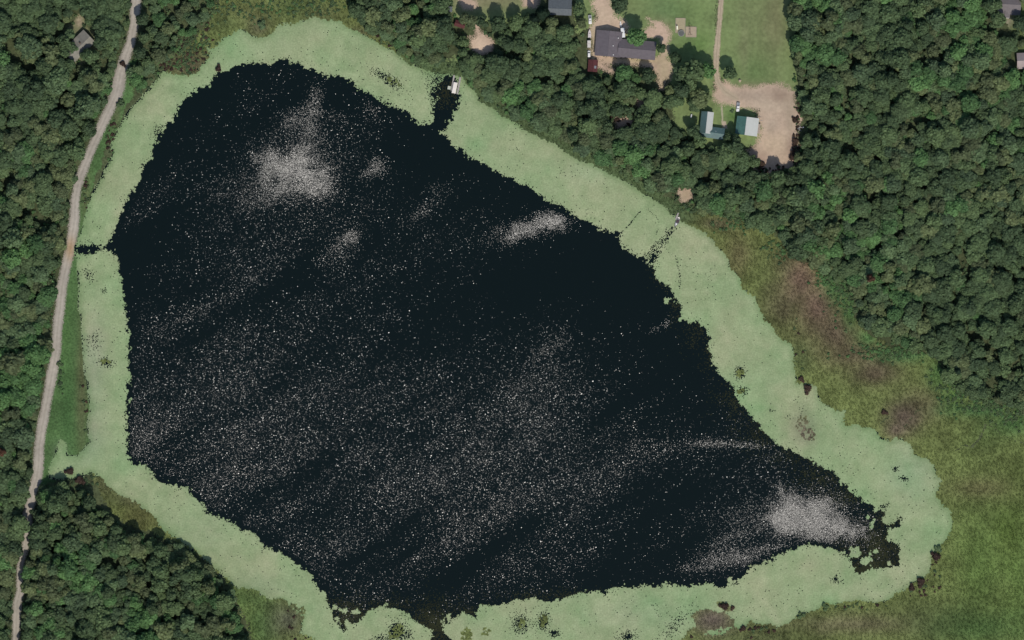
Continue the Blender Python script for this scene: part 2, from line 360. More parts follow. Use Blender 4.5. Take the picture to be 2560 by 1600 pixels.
def build_waterweed():      # brown weed just under the surface, along the edge and in the east corner
    res = 0.5
    x0, y0, cx, cy = grid(760, 120, 2300, 1640, res)
    px, py = to_px(cx, cy); so = samp(SD_OPEN, cx, cy)
    p = 0.0
    for (hx, hy, rx, ry, s) in [(2190,1380,80,60,.85),(2160,1425,50,24,.9),(2225,1290,40,30,.7),(2110,1240,60,30,.4),(870,1540,60,36,.8),(1080,1560,40,50,.9),(1090,1530,60,30,.4),
        (1990,1140,60,20,.5),(1660,690,30,30,.3),(1120,230,34,30,.5),(1740,830,30,40,.25),(1180,1530,40,14,.5),(1840,1000,40,50,.35),(1900,1080,50,40,.4),(2050,1190,60,40,.4),(1775,880,20,40,.3),(1400,1490,160,14,.25),(960,1510,70,16,.4),(1690,760,20,40,.3),(195,625,14,14,.4)]:
        p = np.maximum(p, s * np.exp(-(((px - hx) / rx) ** 2 + ((py - hy) / ry) ** 2)))
    p = p * (0.35 + 1.3 * fbm(cx, cy, 7, 71, 3))
    m = (so < 1.5) & (RNG.random(cx.shape) < p)
    colf = lambda x, y: blobs(x, y, (0.022, 0.025, 0.012), [(195,625,20,20,(.06,.03,.015),1)], 72, 0.5)
    tag(cells('waterweed', m, x0, y0, res, 0.012, attr_mat('waterweed', 0.3, 1.5), colf, True, 0.4), 'dark olive weed beds showing through the water at the lake edge', 'water weed', kind='stuff')
build_waterweed()

# wind-ruffled water: small real wave crests whose faces catch the sun
DENS = np.array([
 [0,0,0,0,0,0,0,0,0,0,0,0,0,0,0,0],
 [0,0,0,0,1.2,.6,0,0,0,0,0,0,0,0,0,0],
 [0,0,0,.8,2.5,1.0,.1,0,0,0,0,0,0,0,0,0],
 [0,.2,2.0,2.8,1.2,1.5,1.0,.5,.05,0,0,0,0,0,0,0],
 [0,.5,.5,.8,1.4,1.3,.3,.03,.01,.0,0,0,0,0,0,0],
 [0,1.0,1.9,1.9,1.8,1.1,.5,.5,1.2,.3,.02,0,0,0,0,0],
 [0,3.,4.2,3.8,2.8,2.2,2.8,3.4,3.3,1.5,.5,.5,.1,0,0,0],
 [0,3.,4.2,4.0,3.4,3.4,3.5,3.5,3.5,2.6,1.4,1.6,2,.6,0,0],
 [0,0,2.0,3.2,3.8,3.6,3.6,3.0,2.0,1.0,1.4,2.4,1.4,.6,0,0],
 [0,0,0,2,3.,2.6,1.0,.3,.1,.05,0,0,0,0,0,0]])
PATCH = [(735,425,95,62,0,.022),(690,470,90,40,-.4,.016),(1370,560,70,24,-.2,.018),(2020,1295,110,52,.2,.022),(2060,1250,60,30,.5,.012),(786,262,16,42,.2,.045),(740,300,34,26,-.6,.035),(775,335,24,40,0,.03),(830,290,40,14,.4,.012),(690,480,60,24,-.35,.025),
 (945,415,20,18,0,.04),(925,430,26,12,-.5,.025),(930,275,26,18,.8,.014),(872,592,26,14,-.6,.05),(850,625,50,26,-.6,.02),(1060,525,46,16,-.7,.014),(1095,470,26,16,0,.008),(1250,590,40,22,-.3,.014),(1870,1300,70,36,0,.012),(1860,1392,50,14,-.2,.05),
 (1790,1395,60,20,-.3,.03),(1830,1345,60,16,-.3,.02),(1930,1370,40,7,-.1,.04),(1735,1420,40,10,0,.02),(1830,1112,80,8,.03,.035),(1770,1105,40,10,0,.02),(1668,806,7,12,.5,.025),(1640,820,14,8,-.3,.008),(1640,1120,90,16,.1,.008),
 (470,790,120,12,-.45,.010),(640,690,90,16,-.5,.006),(1380,860,50,24,-.7,.012),(1300,960,110,40,-.5,.010),(560,470,60,30,-.3,.008),(340,1080,50,80,0,.012)]
POLYPATCH = [([(1950,1229),(1975,1226),(2040,1240),(2095,1272),(2158,1325),(2140,1352),(2017,1352),(1950,1340),(1915,1318),(1925,1280)], .75, 30),
 ([(1424,542),(1398,574),(1335,594),(1275,612),(1250,596),(1285,562),(1330,540),(1368,530)], .40, 20), ([(1424,541),(1400,570),(1350,582),(1340,560),(1385,536)], .40, 14),
 ([(636,405),(674,370),(727,372),(786,379),(812,414),(841,474),(822,500),(750,496),(703,472),(655,450)], .42, 36), ([(690,400),(770,390),(800,440),(790,475),(730,470),(690,440)], .50, 36),
 ([(2158,1330),(2190,1345),(2180,1360),(2150,1352)], .12, 10)]
def build_waves():
    res = 1.0
    x0, y0, cx, cy = grid(180, 130, 2260, 1600, res)
    px, py = to_px(cx, cy)
    fx = np.clip(px / 160 - .5, 0, 14.999); fy = np.clip(py / 160 - .5, 0, 8.999); ix = fx.astype(int); iy = fy.astype(int); tx = fx - ix; ty = fy - iy
    d = (DENS[iy, ix] * (1 - tx) + DENS[iy, ix + 1] * tx) * (1 - ty) + (DENS[iy + 1, ix] * (1 - tx) + DENS[iy + 1, ix + 1] * tx) * ty
    a = R(32); u = px * math.cos(a) - py * math.sin(a); v = px * math.sin(a) + py * math.cos(a)
    st = fbm(u / 5.0, v, 70, 101, 3); st2 = fbm(px, py, 60, 102, 3)
    d = d * 0.034 * np.clip(4.6 * (st - .33) * (st2 + .2) + .24, 0.06, 1.5)
    dp = np.zeros(d.shape)
    for (hx, hy, rx, ry, an, pk) in PATCH:
        ca, sa = math.cos(an), math.sin(an); dx = px - hx; dy = py - hy
        q = ((dx * ca + dy * sa) / rx) ** 2 + ((-dx * sa + dy * ca) / ry) ** 2
        dp = dp + 8.0 * pk * np.exp(-q) * (0.5 + 1.0 * fbm(px, py, 26, 103, 3))
    for poly, pk, soft_ in POLYPATCH:
        t = -sdf(M(poly), cx, cy) / MPP + (fbm(px, py, 30, 104, 4) - .5) * soft_ * 2.2
        dp = dp + 2.3 * pk * sstep(-soft_ * .9, soft_ * 1.5, t) ** 1.8 * (0.6 + .8 * fbm(px, py, 20, 105, 3))
    d = d + dp
    so = samp(SD_OPEN, cx, cy)
    d = d * sstep(-1.2, -5.0, so)
    n = RNG.poisson(np.clip(d, 0, 2.6) * 16.0 * res * res)
    rep = np.repeat(np.arange(n.size), n.ravel())
    X = cx.ravel()[rep] + (RNG.random(len(rep)) - .5) * res; Y = cy.ravel()[rep] + (RNG.random(len(rep)) - .5) * res
    N = len(rep)
    tight = np.clip(dp.ravel()[rep] / np.maximum(d.ravel()[rep], 1e-6), 0, 1)      # the ruffled patches carry short even ripples
    az = SUN_AZ + RNG.normal(0, 1, N) * R(16) * (1 - .6 * tight); th = np.clip(R(20) + RNG.normal(0, 1, N) * R(5.6) * (1 - .65 * tight), R(4), R(40))
    k_ = 1 - .38 * tight
    k_ = k_ * np.where(RNG.random(N) < .10, 1.7, 1.0)
    L = k_ * RNG.uniform(.10, .19, N) * RNG.choice([1, 1, 1, 1.4], N); B = k_ * RNG.uniform(.13, .25, N) * RNG.choice([1, 1, 1.3], N)
    dx, dy = np.sin(az), np.cos(az); ex, ey = -dy, dx      # d: horizontal direction that the front faces
    hz = B * np.tan(th)
    z = 0.006
    c = np.stack([X, Y, np.full(N, z)], 1)
    D = np.stack([dx, dy, 0 * dx], 1); E = np.stack([ex, ey, 0 * ex], 1); U = np.array([0, 0, 1.0])
    f0 = c + D * B[:, None] - E * L[:, None]; f1 = c + D * B[:, None] + E * L[:, None]
    t0 = c - E * L[:, None] * .8 + U * hz[:, None]; t1 = c + E * L[:, None] * .8 + U * hz[:, None]
    b0 = c - D * B[:, None] - E * L[:, None]; b1 = c - D * B[:, None] + E * L[:, None]
    V = np.stack([f0, f1, t1, t0, b0, b1], 1).reshape(-1, 3)
    k = np.arange(N)[:, None] * 6
    F = np.vstack([k + np.array([[0, 3, 2, 1]]), k + np.array([[3, 4, 5, 2]])])
    m, nt, b = new_mat('ruffled_water')
    b.inputs['Base Color'].default_value = (0.004, 0.009, 0.010, 1); b.inputs['Roughness'].default_value = 0.245; b.inputs['IOR'].default_value = 1.333
    me = np_mesh('ripples', V, F); me.shade_flat()
    tag(link('ripples', me, None, m), 'glinting wind ripples scattered over the dark lake', 'ripples', kind='stuff')
    print('ripples', N)
build_waves()

# road
MAT_DIRT = attr_mat('gravel', 0.10, 0.7, 0.95)
def build_road():
    res = 0.25
    x0, y0, cx, cy = grid(0, -40, 420, 1660, res)
    d = linedist(M(ROAD), cx, cy); px, py = to_px(cx, cy)
    hw = 3.1 + (fbm(cx, cy, 18, 7, 2) - .5) * 1.6 - 0.7 * sstep(1150, 1350, py) + .9 * np.exp(-((py - 215) / 40) ** 2)
    m = d + (RNG.random(cx.shape) - .5) * 1.6 < hw
    def colf(x, y):
        c = blobs(x, y, (0.392, 0.352, 0.292), [(176,622,14,30,(.36,.235,.12),.8)], 81, .20)
        t = linedist(M(ROAD), x, y)
        return c * (0.92 + 0.14 * np.exp(-((t - 1.0) / .5) ** 2) - .08 * sstep(1.8, 3.0, t) * fbm(x, y, 5, 83, 3) * 2)[:, None]
    tag(cells('road', m, x0, y0, res, 0.10, MAT_DIRT, colf, jit=.2), kind='structure')
build_road()

def build_verge():
    res = 0.5
    x0, y0, cx, cy = grid(60, 120, 380, 1240, res)
    s = sdf(M(VERGE), cx, cy)
    m = (s + (RNG.random(cx.shape) - .5) * 1.6 + (fbm(cx, cy, 6, 8, 3) - .5) * 5 < 0) & (samp(SD_LAKE, cx, cy) > -.6)
    def colf(x, y):
        c = blobs(x, y, (0.074, 0.138, 0.048), [(170,1020,20,120,(.052,.112,.036),.7),(165,820,16,100,(.068,.132,.04),.6),(205,960,14,200,(.095,.09,.045),.7),(215,480,14,70,(.10,.10,.045),.6),(290,290,14,40,(.09,.085,.045),.6),(150,1130,18,22,(.12,.15,.09),.7)], 85, .35)
        return c
    tag(cells('grass_verge', m, x0, y0, res, 0.06, attr_mat('verge', 0.35, 0.9), colf), kind='structure')
build_verge()

MARSH_PATCH = [(1995,690,44,54,(.156,.098,.072),.9),(2045,770,60,70,(.160,.102,.076),.9),(2090,835,50,40,(.135,.098,.066),.85),(1960,780,30,40,(.10,.075,.05),.6),(2140,885,90,40,(.138,.102,.066),.8),(2190,935,50,30,(.135,.098,.068),.8),(1960,650,26,34,(.125,.10,.065),.7),(2260,1040,42,40,(.150,.105,.085),.85),
 (2240,1075,26,22,(.125,.092,.07),.8),(2330,1010,60,40,(.115,.085,.055),.6),(2085,715,22,44,(.07,.155,.05),.9),(2125,775,18,44,(.075,.16,.05),.9),(2170,845,26,22,(.08,.165,.055),.9),(2260,888,70,18,(.08,.165,.06),.9),(2345,930,26,40,(.09,.175,.055),.9),(2385,990,30,44,(.095,.175,.05),.85),(2450,1026,80,18,(.085,.175,.062),.9),
 (2530,1060,60,30,(.075,.165,.055),.85),(2470,1100,60,50,(.085,.12,.04),.6),(2450,1420,80,200,(.098,.158,.042),.8),(2550,1450,40,160,(.095,.155,.04),.7),(2520,1330,40,60,(.085,.13,.03),.7),(2450,1220,80,30,(.13,.108,.055),.6),(2550,1180,30,50,(.09,.12,.035),.6),
 (2150,1560,190,26,(.120,.098,.062),.7),(2330,1540,100,60,(.085,.105,.04),.6),(2450,1570,120,40,(.075,.145,.045),.7),(1900,1600,80,20,(.09,.10,.045),.6),(1840,620,40,60,(.115,.098,.045),.5),(1720,540,40,20,(.05,.06,.03),.6),
 (1790,560,40,16,(.105,.08,.055),.7),(1850,640,30,40,(.12,.10,.05),.6),(1940,640,40,50,(.095,.11,.04),.6),(1930,760,30,60,(.105,.095,.05),.6),(2000,900,30,40,(.075,.105,.04),.6),
 (640,30,90,30,(.115,.125,.048),.8),(740,20,60,30,(.075,.115,.038),.7),(800,36,50,24,(.095,.10,.045),.6),(650,70,30,26,(.075,.066,.045),.7),(480,160,50,30,(.105,.085,.055),.8),(430,160,30,20,(.09,.09,.045),.6),(900,80,50,16,(.085,.082,.045),.7),(560,60,40,30,(.08,.11,.04),.6),
 (350,1290,50,40,(.12,.12,.045),.8),(260,1210,30,30,(.085,.085,.045),.7),(320,1245,40,16,(.085,.08,.05),.5),(650,1560,44,70,(.082,.140,.045),.9),(720,1550,40,40,(.10,.10,.07),.8),(600,1500,30,40,(.085,.14,.045),.8),
 (1783,1549,60,36,(.150,.122,.092),1.0),(2013,1085,40,40,(.165,.135,.10),.9),(1130,170,30,20,(.10,.14,.05),.8),(1137,176,14,14,(.3,.24,.15),.5)]
def marsh_col(x, y):
    c = blobs(x, y, (0.138, 0.168, 0.056), MARSH_PATCH, 91, 0.42)
    px, py = to_px(x, y); k = (sstep(960, 1040, px) * sstep(1760, 1690, px) * sstep(600, 540, py))[:, None]
    c = c * (.78 + .44 * fbm(x, y, 30, 98, 3))[:, None]
    c = c * (1 - k) + np.array([.082, .118, .050]) * (.75 + .5 * fbm(x, y, 6, 97, 3)[:, None]) * k
    f = fbm(x, y, 3.2, 95, 3)[:, None]
    return np.clip(c * (0.90 + 0.42 * f), .004, 1)

def marsh_mask(cx, cy):
    px, py = to_px(cx, cy)
    s = np.full(cx.shape, 1e9)
    for p in MARSH: s = np.minimum(s, sdf(M(p), cx, cy))
    sl = samp(SD_LAKE, cx, cy)
    rag = (fbm(cx, cy, 5, 13, 3) - .5) * 4 + (RNG.random(cx.shape) - .5) * 2.2
    m = (s + rag < 0) & (sl + rag * .7 > -0.2)
    m |= (sl + rag * .5 > -0.4) & (sl + rag < 4.5) & (px > 820)
    for (ix, iy, rx, ry, a, p) in [(1783,1550,52,26,.1,1.0),(1812,1516,22,9,.35,1.0),(1740,1580,34,16,-.5,1.0),(2006,1060,15,24,0,.45),(2022,1086,20,14,.5,.6),(732,1540,26,34,.4,.7),(1166,1586,14,16,0,.8),(1215,1580,12,10,0,.6),(985,205,24,8,.5,.5),(264,906,12,7,0,.5),(1304,1558,12,14,0,.7),(1358,1552,10,16,.2,.7),(992,1580,16,22,.5,.7),(1852,977,9,6,-.3,.7),(1850,933,9,10,0,.8)]:
        dx = px - ix; dy = py - iy; ca, sa = math.cos(a), math.sin(a)
        q = ((dx * ca + dy * sa) / rx) ** 2 + ((-dx * sa + dy * ca) / ry) ** 2 + (fbm(cx, cy, 3.5, 14, 3) - .5) * 1.6
        m |= (q < 1) & (RNG.random(cx.shape) < p)
    for pts, w_ in [([(2430,1118),(2450,1095),(2464,1060)], .7), ([(2388,1128),(2410,1112),(2430,1118)], .4), ([(2470,1060),(2510,1090),(2560,1110)], .25), ([(2200,1058),(2222,1042)], .4), ([(2262,1066),(2290,1030),(2310,1018)], .3)]:
        m &= ~(linedist(M(pts), cx, cy) + (fbm(cx, cy, 2, 15, 2) - .5) * .8 < w_)
    return m

def build_marsh():
    res = 1.0
    x0, y0, cx, cy = grid(200, -50, 2640, 1660, res)
    m = marsh_mask(cx, cy)
    tag(cells('marsh', m, x0, y0, res, 0.07, attr_mat('marsh', 0.22, 0.7), marsh_col, True, .4), kind='structure')
    # tussocks of sedge standing on it
    iy, ix = np.nonzero(m)
    n = RNG.poisson(1.15, len(ix)); rep = np.repeat(np.arange(len(ix)), n)
    X = cx[iy, ix][rep] + RNG.random(len(rep)) - .5; Y = cy[iy, ix][rep] + RNG.random(len(rep)) - .5
    clump = fbm(X, Y, 4.0, 96, 3)
    keep = RNG.random(len(X)) < (0.25 + 1.2 * clump); X, Y = X[keep], Y[keep]; N = len(X)
    z0 = np.maximum(ground_z(X, Y), 0) + .05
    C = marsh_col(X, Y) * RNG.uniform(.88, 1.14, N)[:, None]
    V = []; F = []; CC = []
    a0 = RNG.random(N) * 6.28; r = RNG.uniform(.35, .75, N); h = RNG.uniform(.22, .60, N)
    for k in range(4):
        a = a0 + k * 1.57 + RNG.normal(0, .25, N); da = .55
        p0 = np.stack([X, Y, z0], 1)
        p1 = np.stack([X + r * np.cos(a - da) * .8, Y + r * np.sin(a - da) * .8, z0 + h * .8], 1)
        p2 = np.stack([X + r * np.cos(a + da) * .8, Y + r * np.sin(a + da) * .8, z0 + h], 1)
        V.append(np.stack([p0, p1, p2], 1).reshape(-1, 3)); CC.append(np.repeat(C, 3, 0))
    V = np.vstack(V); CC = np.vstack(CC)
    me = np_mesh('sedge', V, np.arange(len(V)).reshape(-1, 3), CC)
    tag(link('sedge', me, None, attr_mat('sedge', 0.10, 1.0)), 'low tussocks of olive and brown sedge covering the marsh', 'sedge', kind='stuff')
    print('sedge', N)
build_marsh()

# homestead ground: lawns, sandy lot, driveways
def soft(poly, cx, cy, w=1.6, wob=3.0, seed=0, sc=6):
    return sdf(M(poly), cx, cy) + (RNG.random(cx.shape) - .5) * w + (fbm(cx, cy, sc, 200 + seed, 3) - .5) * wob < 0
YARD = (1100, -60, 2040, 520)
LAWN = [[(1120,-60),(1345,-60),(1345,60),(1140,60),(1130,20)],[(1500,-60),(1792,-60),(1788,210),(1770,260),(1740,330),(1690,330),(1670,150),(1560,140),(1510,60)],[(1440,-60),(1490,-60),(1486,70),(1440,80)],
 [(1800,-60),(1990,-60),(1996,235),(1900,230),(1830,225),(1790,190)],[(1730,225),(1850,225),(1905,310),(1910,365),(1760,365),(1700,300)],[(1095,150),(1150,140),(1185,180),(1150,195)]]
SAND = [[(1484,-60),(1516,-60),(1526,10),(1545,40),(1566,48),(1572,66),(1560,84),(1500,92),(1488,150),(1532,176),(1530,182),(1500,170),(1478,150),(1474,70),(1486,40)],
 [(1790,212),(1812,205),(1850,225),(1900,214),(1960,210),(1992,225),(1998,300),(1996,345),(1988,385),(1996,420),(1975,450),(1900,440),(1862,385),(1886,360),(1905,335),(1896,275),(1850,262),(1800,258),(1782,240)],
 [(1486,138),(1640,146),(1660,140),(1680,155),(1678,185),(1660,205),(1650,240),(1640,240),(1645,200),(1634,172),(1560,160),(1520,165)],[(1168,92),(1210,84),(1232,106),(1232,128),(1200,140),(1176,122)],
 [(188,40),(204,36),(212,60),(206,80),(192,76)],[(1698,480),(1722,474),(1728,500),(1704,506)],[(1544,296),(1580,292),(1584,312),(1546,316)],[(2496,40),(2536,34),(2538,60),(2508,66)],
 [(1622,48),(1655,52),(1672,84),(1670,140),(1655,142),(1650,94),(1612,96),(1608,76),(1640,70)],[(1182,54),(1200,56),(1208,94),(1184,96)],[(1150,-10),(1190,8),(1196,22),(1160,26)],[(1290,-30),(1345,-40),(1342,20),(1312,14)],[(1592,248),(1606,246),(1612,262),(1596,268)],[(1640,240),(1668,236),(1672,262),(1646,268)]]
def build_yard():
    res = 0.5
    x0, y0, cx, cy = grid(*YARD, res)
    m = np.zeros(cx.shape, bool)
    for i, p in enumerate(LAWN): m |= soft(p, cx, cy, 3.0, 3, i)
    def lawn_col(x, y):
        c = blobs(x, y, (0.182, 0.240, 0.094), [(1240,0,110,30,(.235,.220,.120),.8),(1170,10,40,20,(.30,.24,.16),.7),(1890,60,60,110,(.165,.195,.085),.8),(1940,40,30,120,(.19,.185,.095),.7),(1880,180,50,40,(.135,.205,.075),.7),(1700,30,60,30,(.135,.205,.07),.7),(1740,110,40,30,(.125,.225,.06),.7),
            (1560,20,50,20,(.15,.185,.08),.6),(1650,70,26,24,(.24,.215,.125),.8),(1660,20,40,30,(.125,.20,.085),.5),(1830,290,16,20,(.10,.19,.05),.8),(1745,260,40,60,(.15,.19,.075),.6),(1890,215,70,12,(.23,.21,.12),.6),(1720,90,20,60,(.14,.19,.075),.6),(1860,120,12,90,(.19,.20,.10),.5)], 111, .22)
        t = np.sin(x * 1.25 + (fbm(x, y, 20, 5, 2) - .5) * 4)[:, None]
        return c * (1 + .025 * t)
    tag(cells('lawn', m, x0, y0, res, 0.05, attr_mat('lawn', 0.16, 0.5), lawn_col), kind='structure')
    res = 0.25; x0, y0, cx, cy = grid(*YARD, res)
    m = np.zeros(cx.shape, bool)
    for i, p in enumerate(SAND): m |= soft(p, cx, cy, 3.4, 6.5, 20 + i, 9)
    def sand_col(x, y):
        return blobs(x, y, (0.50, 0.366, 0.268), [(1510,40,40,50,(.53,.41,.29),.8),(1920,260,80,40,(.46,.365,.265),.9),(1950,240,30,14,(.26,.185,.135),.7),(1890,240,30,16,(.31,.245,.185),.6),(1935,360,40,34,(.56,.43,.295),.9),(1940,400,40,40,(.53,.40,.275),.6),(1600,152,60,8,(.43,.36,.20),.7),(1480,110,8,40,(.43,.37,.22),.7),
            (1660,180,20,40,(.43,.36,.22),.7),(1202,112,26,20,(.66,.50,.36),.9),(1712,490,14,14,(.36,.28,.18),.9),(1830,240,40,16,(.42,.335,.24),.8),(1454,136,14,14,(.20,.10,.06),.8),(1975,300,16,70,(.36,.29,.205),.6),(1900,400,26,20,(.36,.25,.19),.7),(1965,430,26,20,(.33,.225,.17),.7),(1985,370,16,24,(.30,.20,.15),.7),(1885,370,16,16,(.40,.31,.23),.6),(1925,310,30,20,(.43,.35,.26),.6),(1860,240,20,14,(.36,.28,.21),.6)], 121, .17)
    tag(cells('sand_lot', m, x0, y0, res, 0.09, attr_mat('sand', 0.10, 0.6, .95), sand_col), kind='structure')
    DRIVE = [(1806,-60),(1803,0),(1800,40),(1795,90),(1791,140),(1790,175),(1795,205),(1812,228),(1840,246)]
    d = linedist(M(DRIVE), cx, cy)
    m = d + (RNG.random(cx.shape) - .5) * 1.0 < 1.7 + (fbm(cx, cy, 12, 9, 2) - .5) * .9
    def dcol(x, y):
        t = linedist(M(DRIVE), x, y)
        c = blobs(x, y, (0.44, 0.355, 0.25), [], 131, .08)
        return c * (1 - .18 * np.exp(-(t / .35) ** 2))[:, None]
    tag(cells('driveway', m, x0, y0, res, 0.12, MAT_DIRT, dcol, jit=.2), kind='structure')
    PATH = [(1804,268),(1805.5,285),(1806.5,307)]
    d = linedist(M(PATH), cx, cy)
    m = (d < .55) | soft([(1803,303),(1815,303),(1819,322),(1806,322)], cx, cy, .6, .6, 50)
    tag(cells('path', m, x0, y0, res, 0.12, MAT_DIRT, lambda x, y: blobs(x, y, (.36, .34, .22), [(1811,312,8,8,(.46,.37,.27),1)], 141, .06), jit=.15), kind='structure')
build_yard()
for nm, poly, c in (('clearing', [(170,70),(196,36),(214,44),(216,70),(240,78),(250,120),(226,150),(190,172),(150,160),(140,140),(162,104)], (.16,.17,.085)),
                    ('yard_grass', [(2490,-60),(2640,-60),(2640,170),(2560,176),(2540,130),(2524,100),(2520,60),(2496,30)], (.11,.145,.055))):
    xs_ = [p[0] for p in poly]; ys_ = [p[1] for p in poly]
    x0, y0, cx, cy = grid(min(xs_) - 10, min(ys_) - 10, max(xs_) + 10, max(ys_) + 10, .5)
    tag(cells(nm, soft(poly, cx, cy, 1.5, 3, 60), x0, y0, .5, .05, attr_mat(nm, .25, .7), (lambda c: lambda x, y: blobs(x, y, c, [(198,55,10,16,(.33,.26,.18),.9),(168,150,30,16,(.22,.21,.15),.6),(2516,52,16,16,(.30,.27,.19),.9)], 151, .2))(c)), kind='structure')

# ------------------------------------------------------------------ trees
LEAF = [leaf_mat('leaf_mid_green', (0.110, 0.164, 0.073)), leaf_mat('leaf_dark_green', (0.092, 0.142, 0.066)), leaf_mat('leaf_olive', (0.130, 0.166, 0.076)),
        leaf_mat('leaf_grey_green', (0.114, 0.174, 0.084)), leaf_mat('leaf_bright_green', (0.104, 0.200, 0.074))]
LEAF_RED = leaf_mat('leaf_rust', (0.135, 0.072, 0.046)); LEAF_BROWN = leaf_mat('leaf_brown', (0.080, 0.054, 0.040)); LEAF_PINE = leaf_mat('needle_green', (0.022, 0.042, 0.024))
BARK = mat('bark', (0.10, 0.075, 0.055), .9, .3, 4.0)

def crown_mesh(name, material, seed, shape='round', n_lobes=16, per=105, leaf=.13):
    r = np.random.default_rng(seed); V = []
    if shape == 'cone':
        n = n_lobes * per; t = r.random(n) ** .7
        z = 2.6 - 2.3 * t; rad = (.12 + .88 * t) * (.55 + .5 * np.sqrt(r.random(n))) * (1 + .16 * np.sin(z * 11))
        a = r.random(n) * 6.283; P = np.stack([rad * np.cos(a), rad * np.sin(a), z], 1); Nn = np.stack([np.cos(a) * .7, np.sin(a) * .7, .7 + 0 * a], 1)
    else:
        P = []; Nn = []
        for k in range(n_lobes):
            a = r.random() * 6.283; q = math.sqrt(r.random()) * .80 if k else 0
            ct = np.array([q * math.cos(a), q * math.sin(a) * r.uniform(.85, 1.1), 1.05 + (0.62 * (1 - q * q) if shape == 'round' else .36 * (1 - q)) + r.normal(0, .07)])
            lr = r.uniform(.26, .50) * (1.15 - .3 * q)
            d = r.normal(size=(per, 3)); d[:, 2] += .45; d /= np.linalg.norm(d, axis=1)[:, None]
            rr = lr * (0.66 + .52 * r.random(per) ** 1.5)
            P.append(ct + d * rr[:, None] * np.array([1, 1, .82])); Nn.append(d)
        P = np.vstack(P); Nn = np.vstack(Nn)
    n = len(P); Nn = Nn + np.array([0, 0, .45]) + r.normal(0, .34, (n, 3)); Nn /= np.linalg.norm(Nn, axis=1)[:, None]
    A = np.cross(Nn, r.normal(size=(n, 3))); A /= np.linalg.norm(A, axis=1)[:, None]; B = np.cross(Nn, A)
    s = leaf * r.uniform(.6, 1.35, n)[:, None]; s2 = s * r.uniform(.55, 1.0, n)[:, None]
    V = np.stack([P - A * s - B * s2 * .4, P + A * s * .2 - B * s2, P + A * s + B * s2 * .3, P - A * s * .1 + B * s2], 1).reshape(-1, 3)
    me = np_mesh(name, V, np.arange(4 * n).reshape(-1, 4)); me.materials.append(material)
    return me

def tube(bm, p, q, r0, r1, n=7):
    p = Vector(p); q = Vector(q); d = (q - p).normalized(); a = d.orthogonal().normalized(); b_ = d.cross(a)
    A = [bm.verts.new(p + (a * math.cos(6.283 * i / n) + b_ * math.sin(6.283 * i / n)) * r0) for i in range(n)]
    B = [bm.verts.new(q + (a * math.cos(6.283 * i / n) + b_ * math.sin(6.283 * i / n)) * r1) for i in range(n)]
    for i in range(n): bm.faces.new((A[i], A[(i + 1) % n], B[(i + 1) % n], B[i]))
    bm.faces.new(A[::-1]); bm.faces.new(B)

def bm_mesh(name, bm, material=None, smooth=False):
    bmesh.ops.recalc_face_normals(bm, faces=bm.faces)
    me = bpy.data.meshes.new(name); bm.to_mesh(me); bm.free()
    if material is not None:
        for m in (material if isinstance(material, (list, tuple)) else [material]): me.materials.append(m)
    if smooth:
        for p in me.polygons: p.use_smooth = True
    return me

def trunk_mesh(seed, tall=1.25):
    rr = random.Random(seed); bm = bmesh.new()
    k = [(0, 0, -.03), (rr.uniform(-.03, .03), rr.uniform(-.03, .03), .5), (rr.uniform(-.06, .06), rr.uniform(-.06, .06), tall)]
    tube(bm, k[0], k[1], .075, .055); tube(bm, k[1], k[2], .055, .03)
    for i in range(5):
        a = i * 1.256 + rr.random(); z = rr.uniform(.6, 1.0)
        tube(bm, (k[1][0] * .7, k[1][1] * .7, z), (math.cos(a) * .5, math.sin(a) * .5, z + rr.uniform(.3, .55)), .03, .010, 5)
    return bm_mesh('trunk', bm, BARK)
TRUNKS = [trunk_mesh(i) for i in range(4)]; TRUNK_PINE = trunk_mesh(9, 2.3)
CROWNS = {}
for mi, m in enumerate(LEAF):
    for k, (sh, nl) in enumerate([('round', 20), ('broad', 24), ('round', 15), ('broad', 18)]):
        CROWNS[mi, k] = crown_mesh('crown', m, 100 + mi * 10 + k, sh, nl)
CROWN_RED = crown_mesh('crown', LEAF_RED, 301, 'round', 9, 70)
CROWN_PINE = [crown_mesh('crown', LEAF_PINE, 310 + k, 'cone', 20, 80, .13) for k in range(2)]
BUSH_MESH = [crown_mesh('foliage', m, 330 + k, 'broad', 8, 60, .17) for k, m in enumerate([LEAF[0], LEAF[1], LEAF[4], LEAF_BROWN, LEAF[3], LEAF_RED])]

PROTO = {}
def plant(kind, px, py, R_, hz, crown, trunk, label, cat, group=None, rot=None):
    """A tree: an Empty at the foot of the trunk, with crown and trunk as its parts (meshes shared)."""
    x, y = W(px, py)
    o = bpy.data.objects.new(kind, None); COL.objects.link(o); o.empty_display_size = .5
    o.location = (x, y, gz(px, py)); o.rotation_euler = (0, 0, random.random() * 6.28 if rot is None else rot); o.scale = (R_, R_, R_ * hz)
    tag(o, label, cat, group)
    c = bpy.data.objects.new('crown', crown); COL.objects.link(c); c.parent = o
    t = bpy.data.objects.new('trunk', trunk); COL.objects.link(t); t.parent = o
    return o

def bush(px, py, r_px, kind_i, label, cat='bush', group=None, hz=.75):
    x, y = W(px, py)
    o = bpy.data.objects.new('bush', BUSH_MESH[kind_i]); COL.objects.link(o)
    r = r_px * MPP * 1.05
    o.location = (x, y, max(gz(px, py), 0) - .72 * r * hz); o.scale = (r, r, r * hz); o.rotation_euler = (0, 0, random.random() * 6.28)
    return tag(o, label, cat, group)

